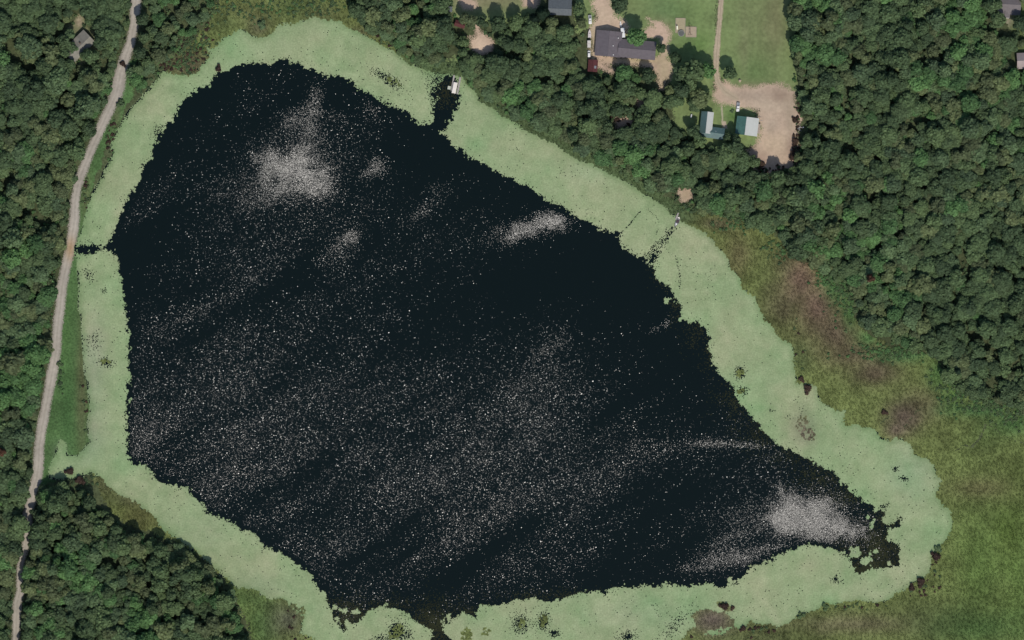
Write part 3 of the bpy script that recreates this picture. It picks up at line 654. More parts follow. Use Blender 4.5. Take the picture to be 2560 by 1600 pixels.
YARD_TREES = [   # x, y, crown radius px, height factor, colour, label
 (1590,96,20,1.25,4,'green tree leaning over the north side of the long grey roof'),
 (1548,10,19,1.1,1,'dark green tree at the top of the sandy driveway beside the lawn'),
 (1653,122,10,1.5,1,'narrow dark tree just off the east end of the long grey house'),
 (1687,146,12,1.4,1,'narrow dark tree between the sandy path and the big yard trees'),
 (1729,184,26,1.2,0,'largest tree of the yard clump, broad crown west of the dirt driveway'),
 (1702,186,17,1.1,3,'grey green tree on the west side of the yard clump'),
 (1768,178,16,1.3,4,'bright green tree of the yard clump standing next to the dirt driveway'),
 (1823,184,14,1.4,1,'lone round tree on the field side of the dirt driveway'),
 (1560,182,19,1.15,4,'green tree close below the middle of the long grey house'),
 (1621,190,15,1.3,1,'dark tree below the east end of the long grey house'),
 (1705,226,17,1.2,1,'dark tree below the yard clump, upper left of the olive tree'),
 (1722,214,14,1.2,0,'green tree tucked under the south side of the yard clump'),
 (1690,252,15,1.1,1,'dark tree left of the grass strip above the teal roofed house'),
 (1672,228,11,1.0,2,'small olive tree between the sandy path and the yard clump'),
 (1736,332,16,1.3,1,'dark tree close left of the teal roofed house'),
 (1750,356,14,1.1,0,'green tree at the lower left corner of the teal roofed house'),
 (1822,344,11,1.3,1,'dark tree between the teal roofed house and the barn'),
 (1882,404,13,1.3,0,'green tree on the west edge of the sandy lot'),
 (1914,446,13,1.3,1,'dark tree left of the two at the south tip of the sandy lot'),
 (1998,396,12,1.3,2,'olive tree at the lower east edge of the sandy lot'),
 (1590,196,10,1.0,4,'small bright green tree between two larger trees below the grey house'),
 (1750,246,20,.9,2,'olive tree in the grass north of the teal roofed house'),
 (1735,262,15,.9,0,'green tree left of the grass north of the teal roofed house'),
 (1172,52,17,1.2,2,'olive tree at the west end of the row along the dry lawn'),
 (1204,56,14,1.3,1,'dark tree second in the row along the dry lawn'),
 (1248,60,17,1.3,1,'dark tree third in the row along the dry lawn'),
 (1290,58,16,1.2,0,'green tree fourth in the row along the dry lawn'),
 (1450,28,14,1.2,0,'green tree between the slate roof house and the sandy driveway, upper one'),
 (1452,58,13,1.2,2,'olive tree between the slate roof house and the sandy driveway, lower one'),
 (1838,362,19,1.4,1,'dark tree right below the green roofed barn'),
 (1800,374,11,1.0,0,'green tree below the low wing of the teal roofed house'),
 (1944,446,17,1.4,1,'dark tree at the south tip of the sandy lot, left one'),
 (1972,448,14,1.4,0,'dark tree at the south tip of the sandy lot, right one'),
 (1668,258,15,1.1,0,'tree shading the bare ground at the end of the sandy path'),
 (1645,292,15,1.1,2,'olive tree below the bare ground at the end of the sandy path'),
 (1572,282,13,1.2,1,'dark tree beside the small sandy opening in the lakeside wood'),
 (2486,52,18,1.3,0,'green tree left of the house at the upper right corner'),
 (2478,16,18,1.5,1,'tall dark tree above left of the house at the upper right corner'),
 (2548,60,16,1.4,1,'dark tree below the house at the upper right corner'),
 (358,50,13,1.5,1,'dark tree right of the road at the top edge of the picture'),
 (352,132,13,1.5,1,'dark tree leaning over the right edge of the road above its wide bend'),
 (362,92,12,1.4,0,'green tree between two dark ones right of the upper road'),
 (176,88,11,1.2,3,'grey green tree over the upper left side of the cabin'),
 (184,120,11,1.1,3,'grey green tree hanging over the middle of the cabin roof'),
 (216,138,12,1.2,0,'green tree close under the lower side of the cabin'),
 (160,134,12,1.2,1,'dark tree just left of the lower end of the cabin'),
 (228,142,16,1.3,1,'dark tree covering the lower corner of the cabin in the left wood'),
 (252,108,15,1.4,1,'dark tree right of the cabin in the left wood'),
 (160,108,15,1.3,0,'green tree left of the cabin in the left wood'),
 (176,162,12,1.3,1,'dark tree below the lower end of the cabin roof'),
 (2530,196,17,1.2,4,'green tree below left of the pinkish roof at the right edge'),
]
for (x, y, r, hz, ci, lab) in YARD_TREES:
    plant('broadleaf_tree', x, y, r * MPP * 1.2, hz, CROWNS[ci, random.randrange(4)], random.choice(TRUNKS), lab, 'tree')
plant('pine_tree', 1356, 34, 4.4, 1.7, CROWN_PINE[0], TRUNK_PINE, 'very dark conifer at the left end of the slate roof house', 'tree')
plant('pine_tree', 1336, 48, 3.6, 1.7, CROWN_PINE[1], TRUNK_PINE, 'dark conifer left of the one beside the slate roof house', 'tree')
plant('pine_tree', 2390, 928, 4.2, 1.3, CROWN_PINE[0], TRUNK_PINE, 'dark conifer standing at the marsh edge of the big right wood', 'tree')
plant('broadleaf_tree', 2175, 697, 3.0, 2.5, CROWN_RED, TRUNKS[0], 'small rust red tree among green crowns in the big right wood', 'tree')
plant('broadleaf_tree', 8, 1128, 3.0, 2.4, CROWN_RED, TRUNKS[1], 'small rust red tree at the left edge of the picture', 'tree')

# the woods
KEEP = [(x, y, r) for (x, y, r, *_ ) in YARD_TREES]
cand = []
SHADE = ['mid green', 'dark green', 'olive green', 'grey green', 'bright green']
for wname, poly in WOODS.items():
    pm = M(poly); step = 4.3
    xs_ = [p[0] for p in pm]; ys_ = [p[1] for p in pm]
    jx, jy = np.meshgrid(np.arange(min(xs_), max(xs_), step), np.arange(min(ys_), max(ys_), step * .87))
    jx[1::2] += step / 2
    jx = jx.ravel() + RNG.normal(0, step * .22, jx.size); jy = jy.ravel() + RNG.normal(0, step * .22, jy.size)
    ok = sdf(pm, jx, jy) < -.6
    px, py = to_px(jx, jy)
    for (hx, hy, rx, ry) in HOLES: ok &= (((px - hx) / (rx + 9)) ** 2 + ((py - hy) / (ry + 9)) ** 2) > 1
    for (hx, hy, hr) in KEEP: ok &= np.hypot(px - hx, py - hy) > hr + 6
    gap = fbm(jx, jy, 15, 404, 2); d_road = linedist(M(ROAD), jx, jy)
    ok &= ~((gap > .70) & (RNG.random(len(jx)) < .75))
    if wname == 'north': ok &= RNG.random(len(jx)) < .62
    ok &= (px > -34) & (px < 2594) & (py > -34) & (py < 1640)
    tone = fbm(jx, jy, 34, 405, 2); stand = fbm(jx, jy, 24, 406, 3)
    for i in np.nonzero(ok)[0]:
        big = RNG.random() ** 2.6
        r = 2.6 + 3.7 * big
        if wname == 'north': r *= .78
        if wname == 'west': r *= 1.12
        t = tone[i] + RNG.normal(0, .12)
        ci = 1 if t < .40 else 0 if t < .50 else 2 if t < .58 else 3 if t < .68 else 4
        if RNG.random() < .10: ci = int(RNG.integers(0, 5))
        if d_road[i] < 3.0 + (.62 if jy[i] > -100 else .42) * r: continue
        d_shore = float(samp(SD_LAKE, np.array([jx[i]]), np.array([jy[i]]))[0])
        hz = (.72 + .30 * RNG.random() + (2.2 if wname == 'west' else 1.3) * max(0, stand[i] - (.48 if wname == 'west' else .52))) * (1.0 if r > 4.5 or RNG.random() < .8 else 1.4) * (1.25 if wname == 'south' else 1.0) * (.62 if d_shore < 10 else 1.0)
        cand.append((r, jx[i], jy[i], ci, hz, wname))
cand.sort(key=lambda c: -c[0])
AREA = {'west': 'wood left of the road', 'north': 'thin wood by the north marsh', 'middle': 'wood along the north shore',
        'east': 'big right wood', 'south': 'lower left wood'}
chosen, rest = [], []
for c in cand:
    inside = 4 < 1280 + c[1] / MPP < 2556 and 4 < 800 - c[2] / MPP < 1596
    if inside and len(chosen) < 258 and all((c[1] - d[1]) ** 2 + (c[2] - d[2]) ** 2 > 56 for d in chosen): chosen.append(c)
    else: rest.append(c)
BOX = {}
for w_ in {c[5] for c in chosen}:
    pp = [to_px(c[1], c[2]) for c in chosen if c[5] == w_]; BOX[w_] = (min(p[0] for p in pp), max(p[0] for p in pp), min(p[1] for p in pp), max(p[1] for p in pp))
spots = {}
for c in chosen:
    px, py = to_px(c[1], c[2]); x0, x1, y0, y1 = BOX[c[5]]
    fx, fy = min(2, int(3 * (px - x0) / (x1 - x0 + 1))), min(2, int(3 * (py - y0) / (y1 - y0 + 1)))
    v = ('upper', 'middle', 'lower')[fy]; hword = ('left', 'centre', 'right')[fx]
    spots.setdefault((c[3], f'{v} {hword}', c[5]), []).append(c)
ORD = ['topmost', 'second from top', 'third from top', 'fourth from top', 'fifth from top', 'sixth from top', 'seventh from top', 'eighth from top', 'ninth from top', 'tenth from top', 'eleventh from top', 'twelfth from top', 'thirteenth from top', 'fourteenth from top', 'fifteenth from top', 'sixteenth from top']
NUM = {2: 'two', 3: 'three', 4: 'four', 5: 'five', 6: 'six', 7: 'seven', 8: 'eight', 9: 'nine', 10: 'ten'}
for (ci, where, wn_), L_ in spots.items():
    L_.sort(key=lambda c: -c[2])
    for i, (r, x, y, ci_, hz, _) in enumerate(L_):
        n = len(L_); px, py = to_px(x, y)
        tail = '' if n == 1 else (', upper of two' if i == 0 else ', lower of two') if n == 2 else f', {ORD[min(i, 15)]}'
        lab = f'{SHADE[ci]} crown in {where} of {AREA[wn_]}{tail}'
        plant('broadleaf_tree', px, py, r, hz, CROWNS[ci, random.randrange(4)], random.choice(TRUNKS), lab, 'tree', f'large tree crowns of the {AREA[wn_]}')
print('trees', len(cand), len(chosen))

def instancer(name, pts, coll, label, cat, extra_material=None):
    """Points carrying rotation, scale and kind; geometry nodes set one plant on each."""
    P = np.array([(p[0], p[1], p[2]) for p in pts], np.float32)
    me = bpy.data.meshes.new(name); me.vertices.add(len(P)); me.vertices.foreach_set('co', P.ravel())
    for an, ty, vals in (('scl', 'FLOAT_VECTOR', [v for p in pts for v in p[3]]), ('rotz', 'FLOAT', [p[4] for p in pts]), ('kind_index', 'INT', [p[5] for p in pts])):
        a = me.attributes.new(an, ty, 'POINT'); a.data.foreach_set('vector' if ty == 'FLOAT_VECTOR' else 'value', vals)
    o = link(name, me)
    ng = bpy.data.node_groups.new(name + '_nodes', 'GeometryNodeTree')
    ng.interface.new_socket('Geometry', in_out='INPUT', socket_type='NodeSocketGeometry'); ng.interface.new_socket('Geometry', in_out='OUTPUT', socket_type='NodeSocketGeometry')
    N = ng.nodes; L = ng.links
    gi = N.new('NodeGroupInput'); go = N.new('NodeGroupOutput'); ip = N.new('GeometryNodeInstanceOnPoints'); ci = N.new('GeometryNodeCollectionInfo')
    ci.inputs['Collection'].default_value = coll; ci.inputs['Separate Children'].default_value = True; ci.inputs['Reset Children'].default_value = True
    def at(n, t):
        a = N.new('GeometryNodeInputNamedAttribute'); a.data_type = t; a.inputs['Name'].default_value = n; return a.outputs['Attribute']
    cx_ = N.new('ShaderNodeCombineXYZ'); L.new(at('rotz', 'FLOAT'), cx_.inputs['Z'])
    L.new(gi.outputs[0], ip.inputs['Points']); L.new(ci.outputs[0], ip.inputs['Instance']); ip.inputs['Pick Instance'].default_value = True
    L.new(at('kind_index', 'INT'), ip.inputs['Instance Index']); L.new(cx_.outputs[0], ip.inputs['Rotation']); L.new(at('scl', 'FLOAT_VECTOR'), ip.inputs['Scale'])
    L.new(ip.outputs[0], go.inputs[0])
    md = o.modifiers.new('plants', 'NODES'); md.node_group = ng
    return tag(o, label, cat, kind='stuff')

kinds = bpy.data.collections.new('tree_kinds'); order = {}
for i, ((mi, k), me) in enumerate(sorted(CROWNS.items())):
    kinds.objects.link(bpy.data.objects.new('tree_kind_%02d' % i, me)); order[mi, k] = i
pts = [(x, y, gz(*to_px(x, y)), (r, r, r * hz), random.random() * 6.28, order[ci, random.randrange(4)]) for (r, x, y, ci, hz, wn_) in rest]
instancer('forest', pts, kinds, 'mass of smaller green crowns filling the woods around the lake', 'forest')

# undergrowth: low bushes below and along the edges of the woods and the shore
bushes = bpy.data.collections.new('bush_kinds')
for i, me in enumerate(BUSH_MESH[:5]): bushes.objects.link(bpy.data.objects.new('bush_kind_%d' % i, me))
pts = []
for wname, poly in WOODS.items():
    pm = M(poly); xs_ = [p[0] for p in pm]; ys_ = [p[1] for p in pm]
    n = int((max(xs_) - min(xs_)) * (max(ys_) - min(ys_)) / 7)
    X = RNG.uniform(min(xs_), max(xs_), n); Y = RNG.uniform(min(ys_), max(ys_), n)
    s = sdf(pm, X, Y); px, py = to_px(X, Y)
    ok = (s < 2.2) & (samp(SD_LAKE, X, Y) > .8)
    ok &= (s > -5) | (RNG.random(n) < .75)
    ok &= linedist(M(ROAD), X, Y) > 4.2
    for (hx, hy, rx, ry) in HOLES: ok &= (((px - hx) / rx) ** 2 + ((py - hy) / ry) ** 2) > .95
    ok &= (px > -30) & (px < 2590) & (py > -30) & (py < 1630)
    for x, y, e in zip(X[ok], Y[ok], s[ok]):
        r = random.uniform(.55, 1.5)
        pts.append((x, y, gz(*to_px(x, y)) - .5 * r, (r, r, r * random.uniform(.6, 1.1)), random.random() * 6.28, random.choice([0, 0, 1, 1, 2, 4])))
# scrub on the marsh and the shores
for (hx, hy, rx, ry, n, ks) in [(480,110,70,50,240,[0,2,0,3]),(640,20,110,30,120,[0,2,4]),(800,20,70,30,90,[0,1,2]),(960,110,70,20,60,[0,3,1]),(2110,720,40,60,220,[2,2,0]),(2250,880,110,20,260,[2,0,2]),(2390,960,50,50,220,[2,0]),(2480,1015,80,20,160,[2,0,1]),(2060,690,30,20,80,[2]),(2530,1045,50,20,80,[2,0]),
      (2440,940,90,60,120,[1,0]),(1740,520,50,16,60,[1,0]),(1850,560,60,20,90,[0,2]),(1960,620,50,24,90,[2,0]),(1995,880,16,60,16,[0,3]),(2330,1400,20,60,26,[3,3,1]),(2280,1470,50,16,26,[3,1]),(2120,1515,120,8,30,[0,3]),(280,330,14,80,60,[0,2,3]),(212,480,8,80,24,[3,0]),
      (440,170,50,24,90,[0,3,2]),(200,1200,50,20,60,[0,1]),(150,940,10,60,24,[1,2]),(215,1020,10,120,20,[3,0]),(190,1150,30,10,16,[3]),(1420,370,160,90,0,[0]),(1900,428,22,14,34,[3,3,1]),(1955,428,24,12,34,[3,3,1]),(1990,380,8,34,40,[3,3,0]),(1994,300,5,50,30,[3,1]),(1650,258,14,22,22,[3,0]),(1545,300,24,10,18,[3]),(740,1560,30,50,14,[3]),(1680,1605,60,14,20,[0,3]),(1890,1575,50,12,20,[0,3])]:
    for _ in range(n):
        px = random.gauss(hx, rx * .55); py = random.gauss(hy, ry * .55); x, y = W(px, py)
        if float(samp(SD_LAKE, np.array([x]), np.array([y]))[0]) < .3 or float(linedist(M(ROAD), np.array([x]), np.array([y]))[0]) < 4.0: continue
        r = random.uniform(.4, 1.25)
        pts.append((x, y, gz(px, py) - .6 * r, (r, r, r * .8), random.random() * 6.28, random.choice(ks)))
instancer('undergrowth', pts, bushes, 'low leafy scrub along the edges of the woods and marsh', 'undergrowth')

for (x, y, r, k, lab) in [
 (301,256,11,1,'round dark bush on the right edge of the gravel road bend'),(309,160,8,3,'brown bush where the gravel road comes out of the trees'),(149,911,7,1,'dark green bush on the grass right of the road, upper one'),(150,957,7,1,'dark green bush on the grass right of the road, lower one'),
 (2020,974,12,3,'dark brown bush on the duckweed beside the right marsh'),(2005,948,8,3,'small brown bush at the marsh edge left of the dark one'),(1809,1517,11,3,'dark brown bush on the bare mound near the bottom edge'),(1832,1521,6,3,'small bush at the pointed end of the bare mound'),
 (2337,1391,12,3,'brown bush on the curved east shore of the lake'),(2345,1372,9,4,'grey green bush on the curved east shore above the brown one'),(2303,1457,12,3,'dark brown bush at the south east bend of the shore'),(2278,1468,9,3,'small dark bush left of the south east bend bush'),
 (1857,1573,8,3,'small dark bush at the grass edge right of the bare mound'),(173,1180,11,3,'dark straggly bush on the duckweed by the road'),(2062,1517,9,0,'green bush on the south east shore'),(2002,1540,9,0,'low green bush on the shore left of another'),(1905,413,9,3,'spiky dark brown bush on the sand south of the barn'),
 (2540,90,11,1,'dark clipped bush on the lawn at the right edge, upper one'),(2546,104,10,1,'dark clipped bush on the lawn at the right edge, lower one'),(1128,12,7,1,'dark bush above the small grey shed'),(1988,356,10,3,'dark brown brush at the east edge of the sandy lot'),
 (1980,390,12,3,'brown brush at the lower east edge of the sandy lot'),(1985,300,8,3,'brown bush at the upper east edge of the sandy lot'),(1830,278,5,4,'small grey bush left of the pickup by the barn'),(202,1200,12,3,'brown bush where the duckweed meets the lower left wood'),(655,62,11,4,'pale grey bush at the top shore of the lake'),
 (545,170,9,3,'brown shrub on the marsh point at the upper left shore'),(2212,1030,8,3,'dark bush inside the right marsh')]:
    bush(x, y, r, k, lab)

# ------------------------------------------------------------------ buildings
def box_bm(bm, x0, x1, y0, y1, z0, z1, mi=0):
    v = [bm.verts.new((x, y, z)) for z in (z0, z1) for (x, y) in ((x0, y0), (x1, y0), (x1, y1), (x0, y1))]
    fs = [(0, 3, 2, 1), (4, 5, 6, 7), (0, 1, 5, 4), (1, 2, 6, 5), (2, 3, 7, 6), (3, 0, 4, 7)]
    for f in fs: bm.faces.new([v[i] for i in f]).material_index = mi

def part_box(name, parent, m, x0, x1, y0, y1, z0, z1, bevel=0.0):
    bm = bmesh.new(); box_bm(bm, x0, x1, y0, y1, z0, z1)
    if bevel: bmesh.ops.bevel(bm, geom=list(bm.edges), offset=bevel, segments=2, affect='EDGES')
    return link(name, bm_mesh(name, bm, m), parent)

M_WHITE = mat('white_paint', (.78, .77, .74), .5, .06, .6); M_CREAM = mat('cream_siding', (.60, .55, .45), .7, .08, .5); M_GLASS = mat('window_glass', (.03, .04, .05), .08, .1, 1, spec=.6)
M_TEALROOF = mat('teal_metal_roof', (.085, .150, .145), .55, .14, .5, spec=.4); M_SUNLITROOF = mat('sunlit_metal_roof', (.50, .51, .47), .5, .05, .4, spec=.4); M_GREENROOF = mat('green_metal_roof', (.065, .150, .125), .55, .22, .45, spec=.4)  # whitish roof colour has the sunlight of the east slopes painted in
M_SHINGLE = mat('purple_grey_shingles', (.135, .118, .128), .9, .12, .7); M_SLATE = mat('slate_shingles', (.120, .135, .142), .9, .14, .8); M_TAUPE = mat('taupe_shingles', (.175, .155, .155), .9, .1, .7); M_PINK = mat('pinkish_shingles', (.34, .28, .265), .9, .08, .7)
M_MOSS = mat('weathered_grey_shingles', (.235, .222, .185), .95, .25, .35); M_MAROON = mat('maroon_roof', (.095, .03, .03), .8, .2, .6); M_WOOD = mat('weathered_wood', (.36, .30, .245), .85, .2, 1.5); M_GREYWOOD = mat('grey_boards', (.42, .385, .35), .85, .15, 1.5)
M_BROWN = mat('brown_wood', (.13, .085, .055), .8, .2, 1.5); M_METAL = mat('galvanised_metal', (.55, .55, .54), .4, .08, 2, .6); M_RUBBER = mat('tyre_rubber', (.02, .02, .02), .8); M_DARK = mat('dark_canvas', (.075, .05, .055), .7, .2, 2); M_STEEL = mat('grey_steel', (.25, .26, .27), .45, .1, 1, .3)

def gable(root, cx, cy, L, Wd, eave, rise, ang=0.0, wall=M_CREAM, roofs=(M_SHINGLE, M_SHINGLE), over=.5, ridge_off=0.0, windows=True):
    """Walls, two roof slopes, ridge cap, windows and a door; ridge along local x, offset across by ridge_off."""
    ca, sa = math.cos(ang), math.sin(ang)
    def T(p): return Vector((cx + p[0] * ca - p[1] * sa, cy + p[0] * sa + p[1] * ca, p[2]))
    def mesh(name, polys, m, parent=root):
        bm = bmesh.new()
        for P in polys: bm.faces.new([bm.verts.new(T(p)) for p in P])
        bmesh.ops.remove_doubles(bm, verts=list(bm.verts), dist=1e-4)
        return link(name, bm_mesh(name, bm, m), parent)
    l, w = L / 2, Wd / 2; top = eave + rise; ro = ridge_off
    wall_o = mesh('wall', [[(-l, -w, -.3), (l, -w, -.3), (l, -w, eave), (-l, -w, eave)], [(-l, w, -.3), (l, w, -.3), (l, w, eave), (-l, w, eave)],
        [(-l, -w, -.3), (-l, w, -.3), (-l, w, eave), (-l, ro, top), (-l, -w, eave)], [(l, -w, -.3), (l, w, -.3), (l, w, eave), (l, ro, top), (l, -w, eave)]], wall)
    first = None
    for s, m in ((-1, roofs[0]), (1, roofs[1])):
        run = w + s * -ro * 1.0 if s == 1 else w + ro
        k = rise / run; e = over; lo = (s * (w + e), eave - k * e); t = .18
        A = [(-l - e, lo[0], lo[1] + .03), (l + e, lo[0], lo[1] + .03), (l + e, ro, top + .03), (-l - e, ro, top + .03)]
        B = [(p[0], p[1], p[2] + t) for p in A]
        polys = [A, B] + [[A[i], A[(i + 1) % 4], B[(i + 1) % 4], B[i]] for i in range(4)]
        o = mesh('roof_slope', polys, m); first = first or o
    bm = bmesh.new()
    P = [(-l - over, -.16), (l + over, -.16), (l + over, .16), (-l - over, .16)]
    lo4 = [bm.verts.new(T((a, ro + b_, top + .18))) for a, b_ in P]; hi4 = [bm.verts.new(T((a, ro + b_ * .4, top + .29))) for a, b_ in P]
    bm.faces.new(hi4)
    for i in range(4): bm.faces.new((lo4[i], lo4[(i + 1) % 4], hi4[(i + 1) % 4], hi4[i]))
    link('ridge_cap', bm_mesh('ridge_cap', bm, roofs[0]), root)
    if windows:
        n = max(1, int(L / 4))
        for s in (-1, 1):
            for i in range(n):
                x = -l + L * (i + .5) / n; y = s * (w + .03)
                if s == -1 and i == n // 2:
                    mesh('door', [[(x - .5, y, 0), (x + .5, y, 0), (x + .5, y, 2.05), (x - .5, y, 2.05)], [(x - .5, y + .04, 0), (x + .5, y + .04, 0), (x + .5, y + .04, 2.05), (x - .5, y + .04, 2.05)]], M_BROWN); continue
                f = mesh('window', [[(x - .65, y, .9), (x + .65, y, .9), (x + .65, y, 2.1), (x - .65, y, 2.1)], [(x - .65, y - s * .05, .9), (x + .65, y - s * .05, .9), (x + .65, y - s * .05, 2.1), (x - .65, y - s * .05, 2.1)]], M_WHITE)
                mesh('pane', [[(x - .55, y + s * .012, 1.0), (x + .55, y + s * .012, 1.0), (x + .55, y + s * .012, 2.0), (x - .55, y + s * .012, 2.0)]], M_GLASS, f)
    return first

def local(root, px, py):      # photograph pixel -> the root's own coordinates
    x, y = W(px, py); dx, dy = x - root.location.x, y - root.location.y; a = -root.rotation_euler.z
    return dx * math.cos(a) - dy * math.sin(a), dx * math.sin(a) + dy * math.cos(a)

def pipe(parent, root, px, py, z, r=.22, h=.5, m=M_WHITE, name='vent_pipe'):
    x, y = local(root, px, py); bm = bmesh.new(); tube(bm, (x, y, z - .3), (x, y, z + h), r, r, 10); tube(bm, (x, y, z + h), (x, y, z + h + .12), r * 1.5, r * 1.2, 10)
    return link(name, bm_mesh(name, bm, m), parent)

# long grey house
h = empty('house', 1521, 110, R(-5), 'long L shaped house with purple grey shingled roof beside the sandy driveway', 'house')
s1 = gable(h, 0, 0, 15.0, 15.2, 2.9, 2.4, R(90), M_CREAM, (M_SHINGLE, M_SHINGLE))
s2 = gable(h, *local(h, 1592, 124), 22.5, 10.6, 2.7, 1.9, 0, M_CREAM, (M_SHINGLE, M_SHINGLE))
for p in ((1545.5, 96, 4.2), (1532.5, 115.5, 4.6), (1533, 138, 4.4)): pipe(s1, h, *p)
# house at the top edge
h = empty('house', 1400, 18, R(-2), 'house with dark slate roof cut by the top edge above the lakeside wood', 'house')
s1 = gable(h, 0, 0, 13.6, 9.4, 2.9, 2.2, 0, M_WHITE, (M_SLATE, M_SLATE), ridge_off=-1.2)
# teal roofed house
h = empty('house', 1766, 307, R(-6), 'house with teal metal roof, sunlit slope coloured whitish, and low wing, left of the barn', 'house')
s1 = gable(h, 0, 0, 13.0, 7.2, 3.4, 2.6, R(90), M_CREAM, (M_SUNLITROOF, M_TEALROOF), .3)  # one teal metal roof; brightness of its sunlit east slope put into the colour
s2 = gable(h, *local(h, 1782, 332), 13.6, 6.6, 2.5, 1.7, R(-2), M_CREAM, (M_TEALROOF, M_TEALROOF), .3)
pipe(s2, h, 1789, 329, 3.4, .15, .4)
# barn
h = empty('barn', 1867, 316, R(-7), 'barn with dark green metal roof, sunlit right slope coloured white, on the sandy lot', 'barn')
s1 = gable(h, 0, 0, 10.8, 13.2, 4.0, 2.6, R(90), M_CREAM, (M_SUNLITROOF, M_GREENROOF), .3, 0.9)  # one green metal roof; whitish east slope is sunlight painted as colour
part_box('lean_to', h, M_WOOD, 7.0, 8.3, -3.6, 2.4, -.1, 1.6)
part_box('crane_arm', h, M_STEEL, 6.9, 9.4, 4.6, 4.8, 3.0, 3.2)
# upper right houses
h = empty('house', 2522, 12, R(-3), 'house with taupe shingled roof in the upper right corner', 'house')
gable(h, 0, 0, 13.5, 12.0, 2.8, 2.2, 0, M_CREAM, (M_TAUPE, M_TAUPE)); gable(h, *local(h, 2512, 26), 9, 5.6, 2.6, 1.0, R(90), M_CREAM, (M_TAUPE, M_TAUPE), .3, windows=False)
part_box('porch_roof', h, M_WHITE, *(lambda a: (a[0] - 1.8, a[0] + 1.8, a[1] - 1.5, a[1] + 1.5))(local(h, 2515, 40)), 2.2, 2.34)
for dx in (-1.7, 1.7): part_box('porch_post', h, M_WHITE, *(lambda a: (a[0] + dx - .06, a[0] + dx + .06, a[1] - 1.45, a[1] - 1.33))(local(h, 2515, 40)), -.1, 2.2)
h = empty('house', 2575, 152, R(2), 'house with pinkish grey roof cut by the right edge', 'house')
gable(h, 0, 0, 16, 9.0, 3.0, 2.4, 0, M_CREAM, (M_PINK, M_PINK))
# cabin in the left wood
h = empty('cabin', 198, 116, R(44), 'weathered grey roofed cabin half hidden in the left wood', 'cabin')
s1 = gable(h, 0, 0, 17.5, 9.8, 2.8, 1.9, 0, M_WOOD, (M_MOSS, M_MOSS), .5, -.6)
x, y = local(h, 201.5, 109); part_box('chimney', s1, M_BROWN, x - .4, x + .4, y - .4, y + .4, 3.2, 5.4)
# sheds
h = empty('shed', 1125, 24, R(-2), 'small grey roofed shed at the west end of the dry lawn', 'shed')
gable(h, 0, 0, 3.2, 2.6, 2.1, .7, R(90), M_WHITE, (M_SLATE, M_SLATE), .15, windows=False)
h = empty('shed', 1150, 61, R(-18), 'dark maroon roofed shed half under trees west of the sandy clearing', 'shed')
gable(h, 0, 0, 6.2, 3.6, 2.2, .9, 0, M_WHITE, (M_MAROON, M_MAROON), .2, windows=False)
h = empty('shed', 1482, 165, R(-4), 'dark red roofed shed below the white vehicles at the wood edge', 'shed')
s1 = gable(h, 0, 0, 7.0, 5.6, 2.3, 1.1, R(90), M_BROWN, (M_MAROON, M_MAROON), .25, windows=False)
part_box('roof_panel', s1, M_STEEL, .6, 2.2, -1.6, .1, 2.9, 3.25)

# ------------------------------------------------------------------ vehicles and boats
def loft(bm, rings, cap=True):
    rows = [[bm.verts.new(p) for p in r] for r in rings]; n = len(rings[0])
    for a, b_ in zip(rows, rows[1:]):
        for i in range(n): bm.faces.new((a[i], a[(i + 1) % n], b_[(i + 1) % n], b_[i]))
    if cap: bm.faces.new(rows[0][::-1]); bm.faces.new(rows[-1])

def rrect(x, w, z0, z1, c=.16):      # cross-section of a body at length x, rounded corners
    h = w / 2; return [(x, -h + c, z0), (x, h - c, z0), (x, h, z0 + c), (x, h, z1 - c), (x, h - c, z1), (x, -h + c, z1), (x, -h, z1 - c), (x, -h, z0 + c)]

def wheels(root, xs, half, r=.36):
    for x in xs:
        for s in (-1, 1):
            bm = bmesh.new(); tube(bm, (x, s * (half - .12), r), (x, s * (half + .12), r), r, r, 14)
            o = link('wheel', bm_mesh('wheel', bm, M_RUBBER), root); bm = bmesh.new(); tube(bm, (x, s * (half + .11), r), (x, s * (half + .135), r), r * .55, r * .5, 10)
            link('hubcap', bm_mesh('hubcap', bm, M_METAL), o)

def lamps(root, xf, xr, half, z):
    for s in (-1, 1):
        part_box('headlight', root, M_GLASS, xf - .06, xf + .03, s * half - .2, s * half + .2, z - .1, z + .1)
        part_box('tail_light', root, M_MAROON, xr - .03, xr + .06, s * half - .12, s * half + .12, z - .12, z + .12)

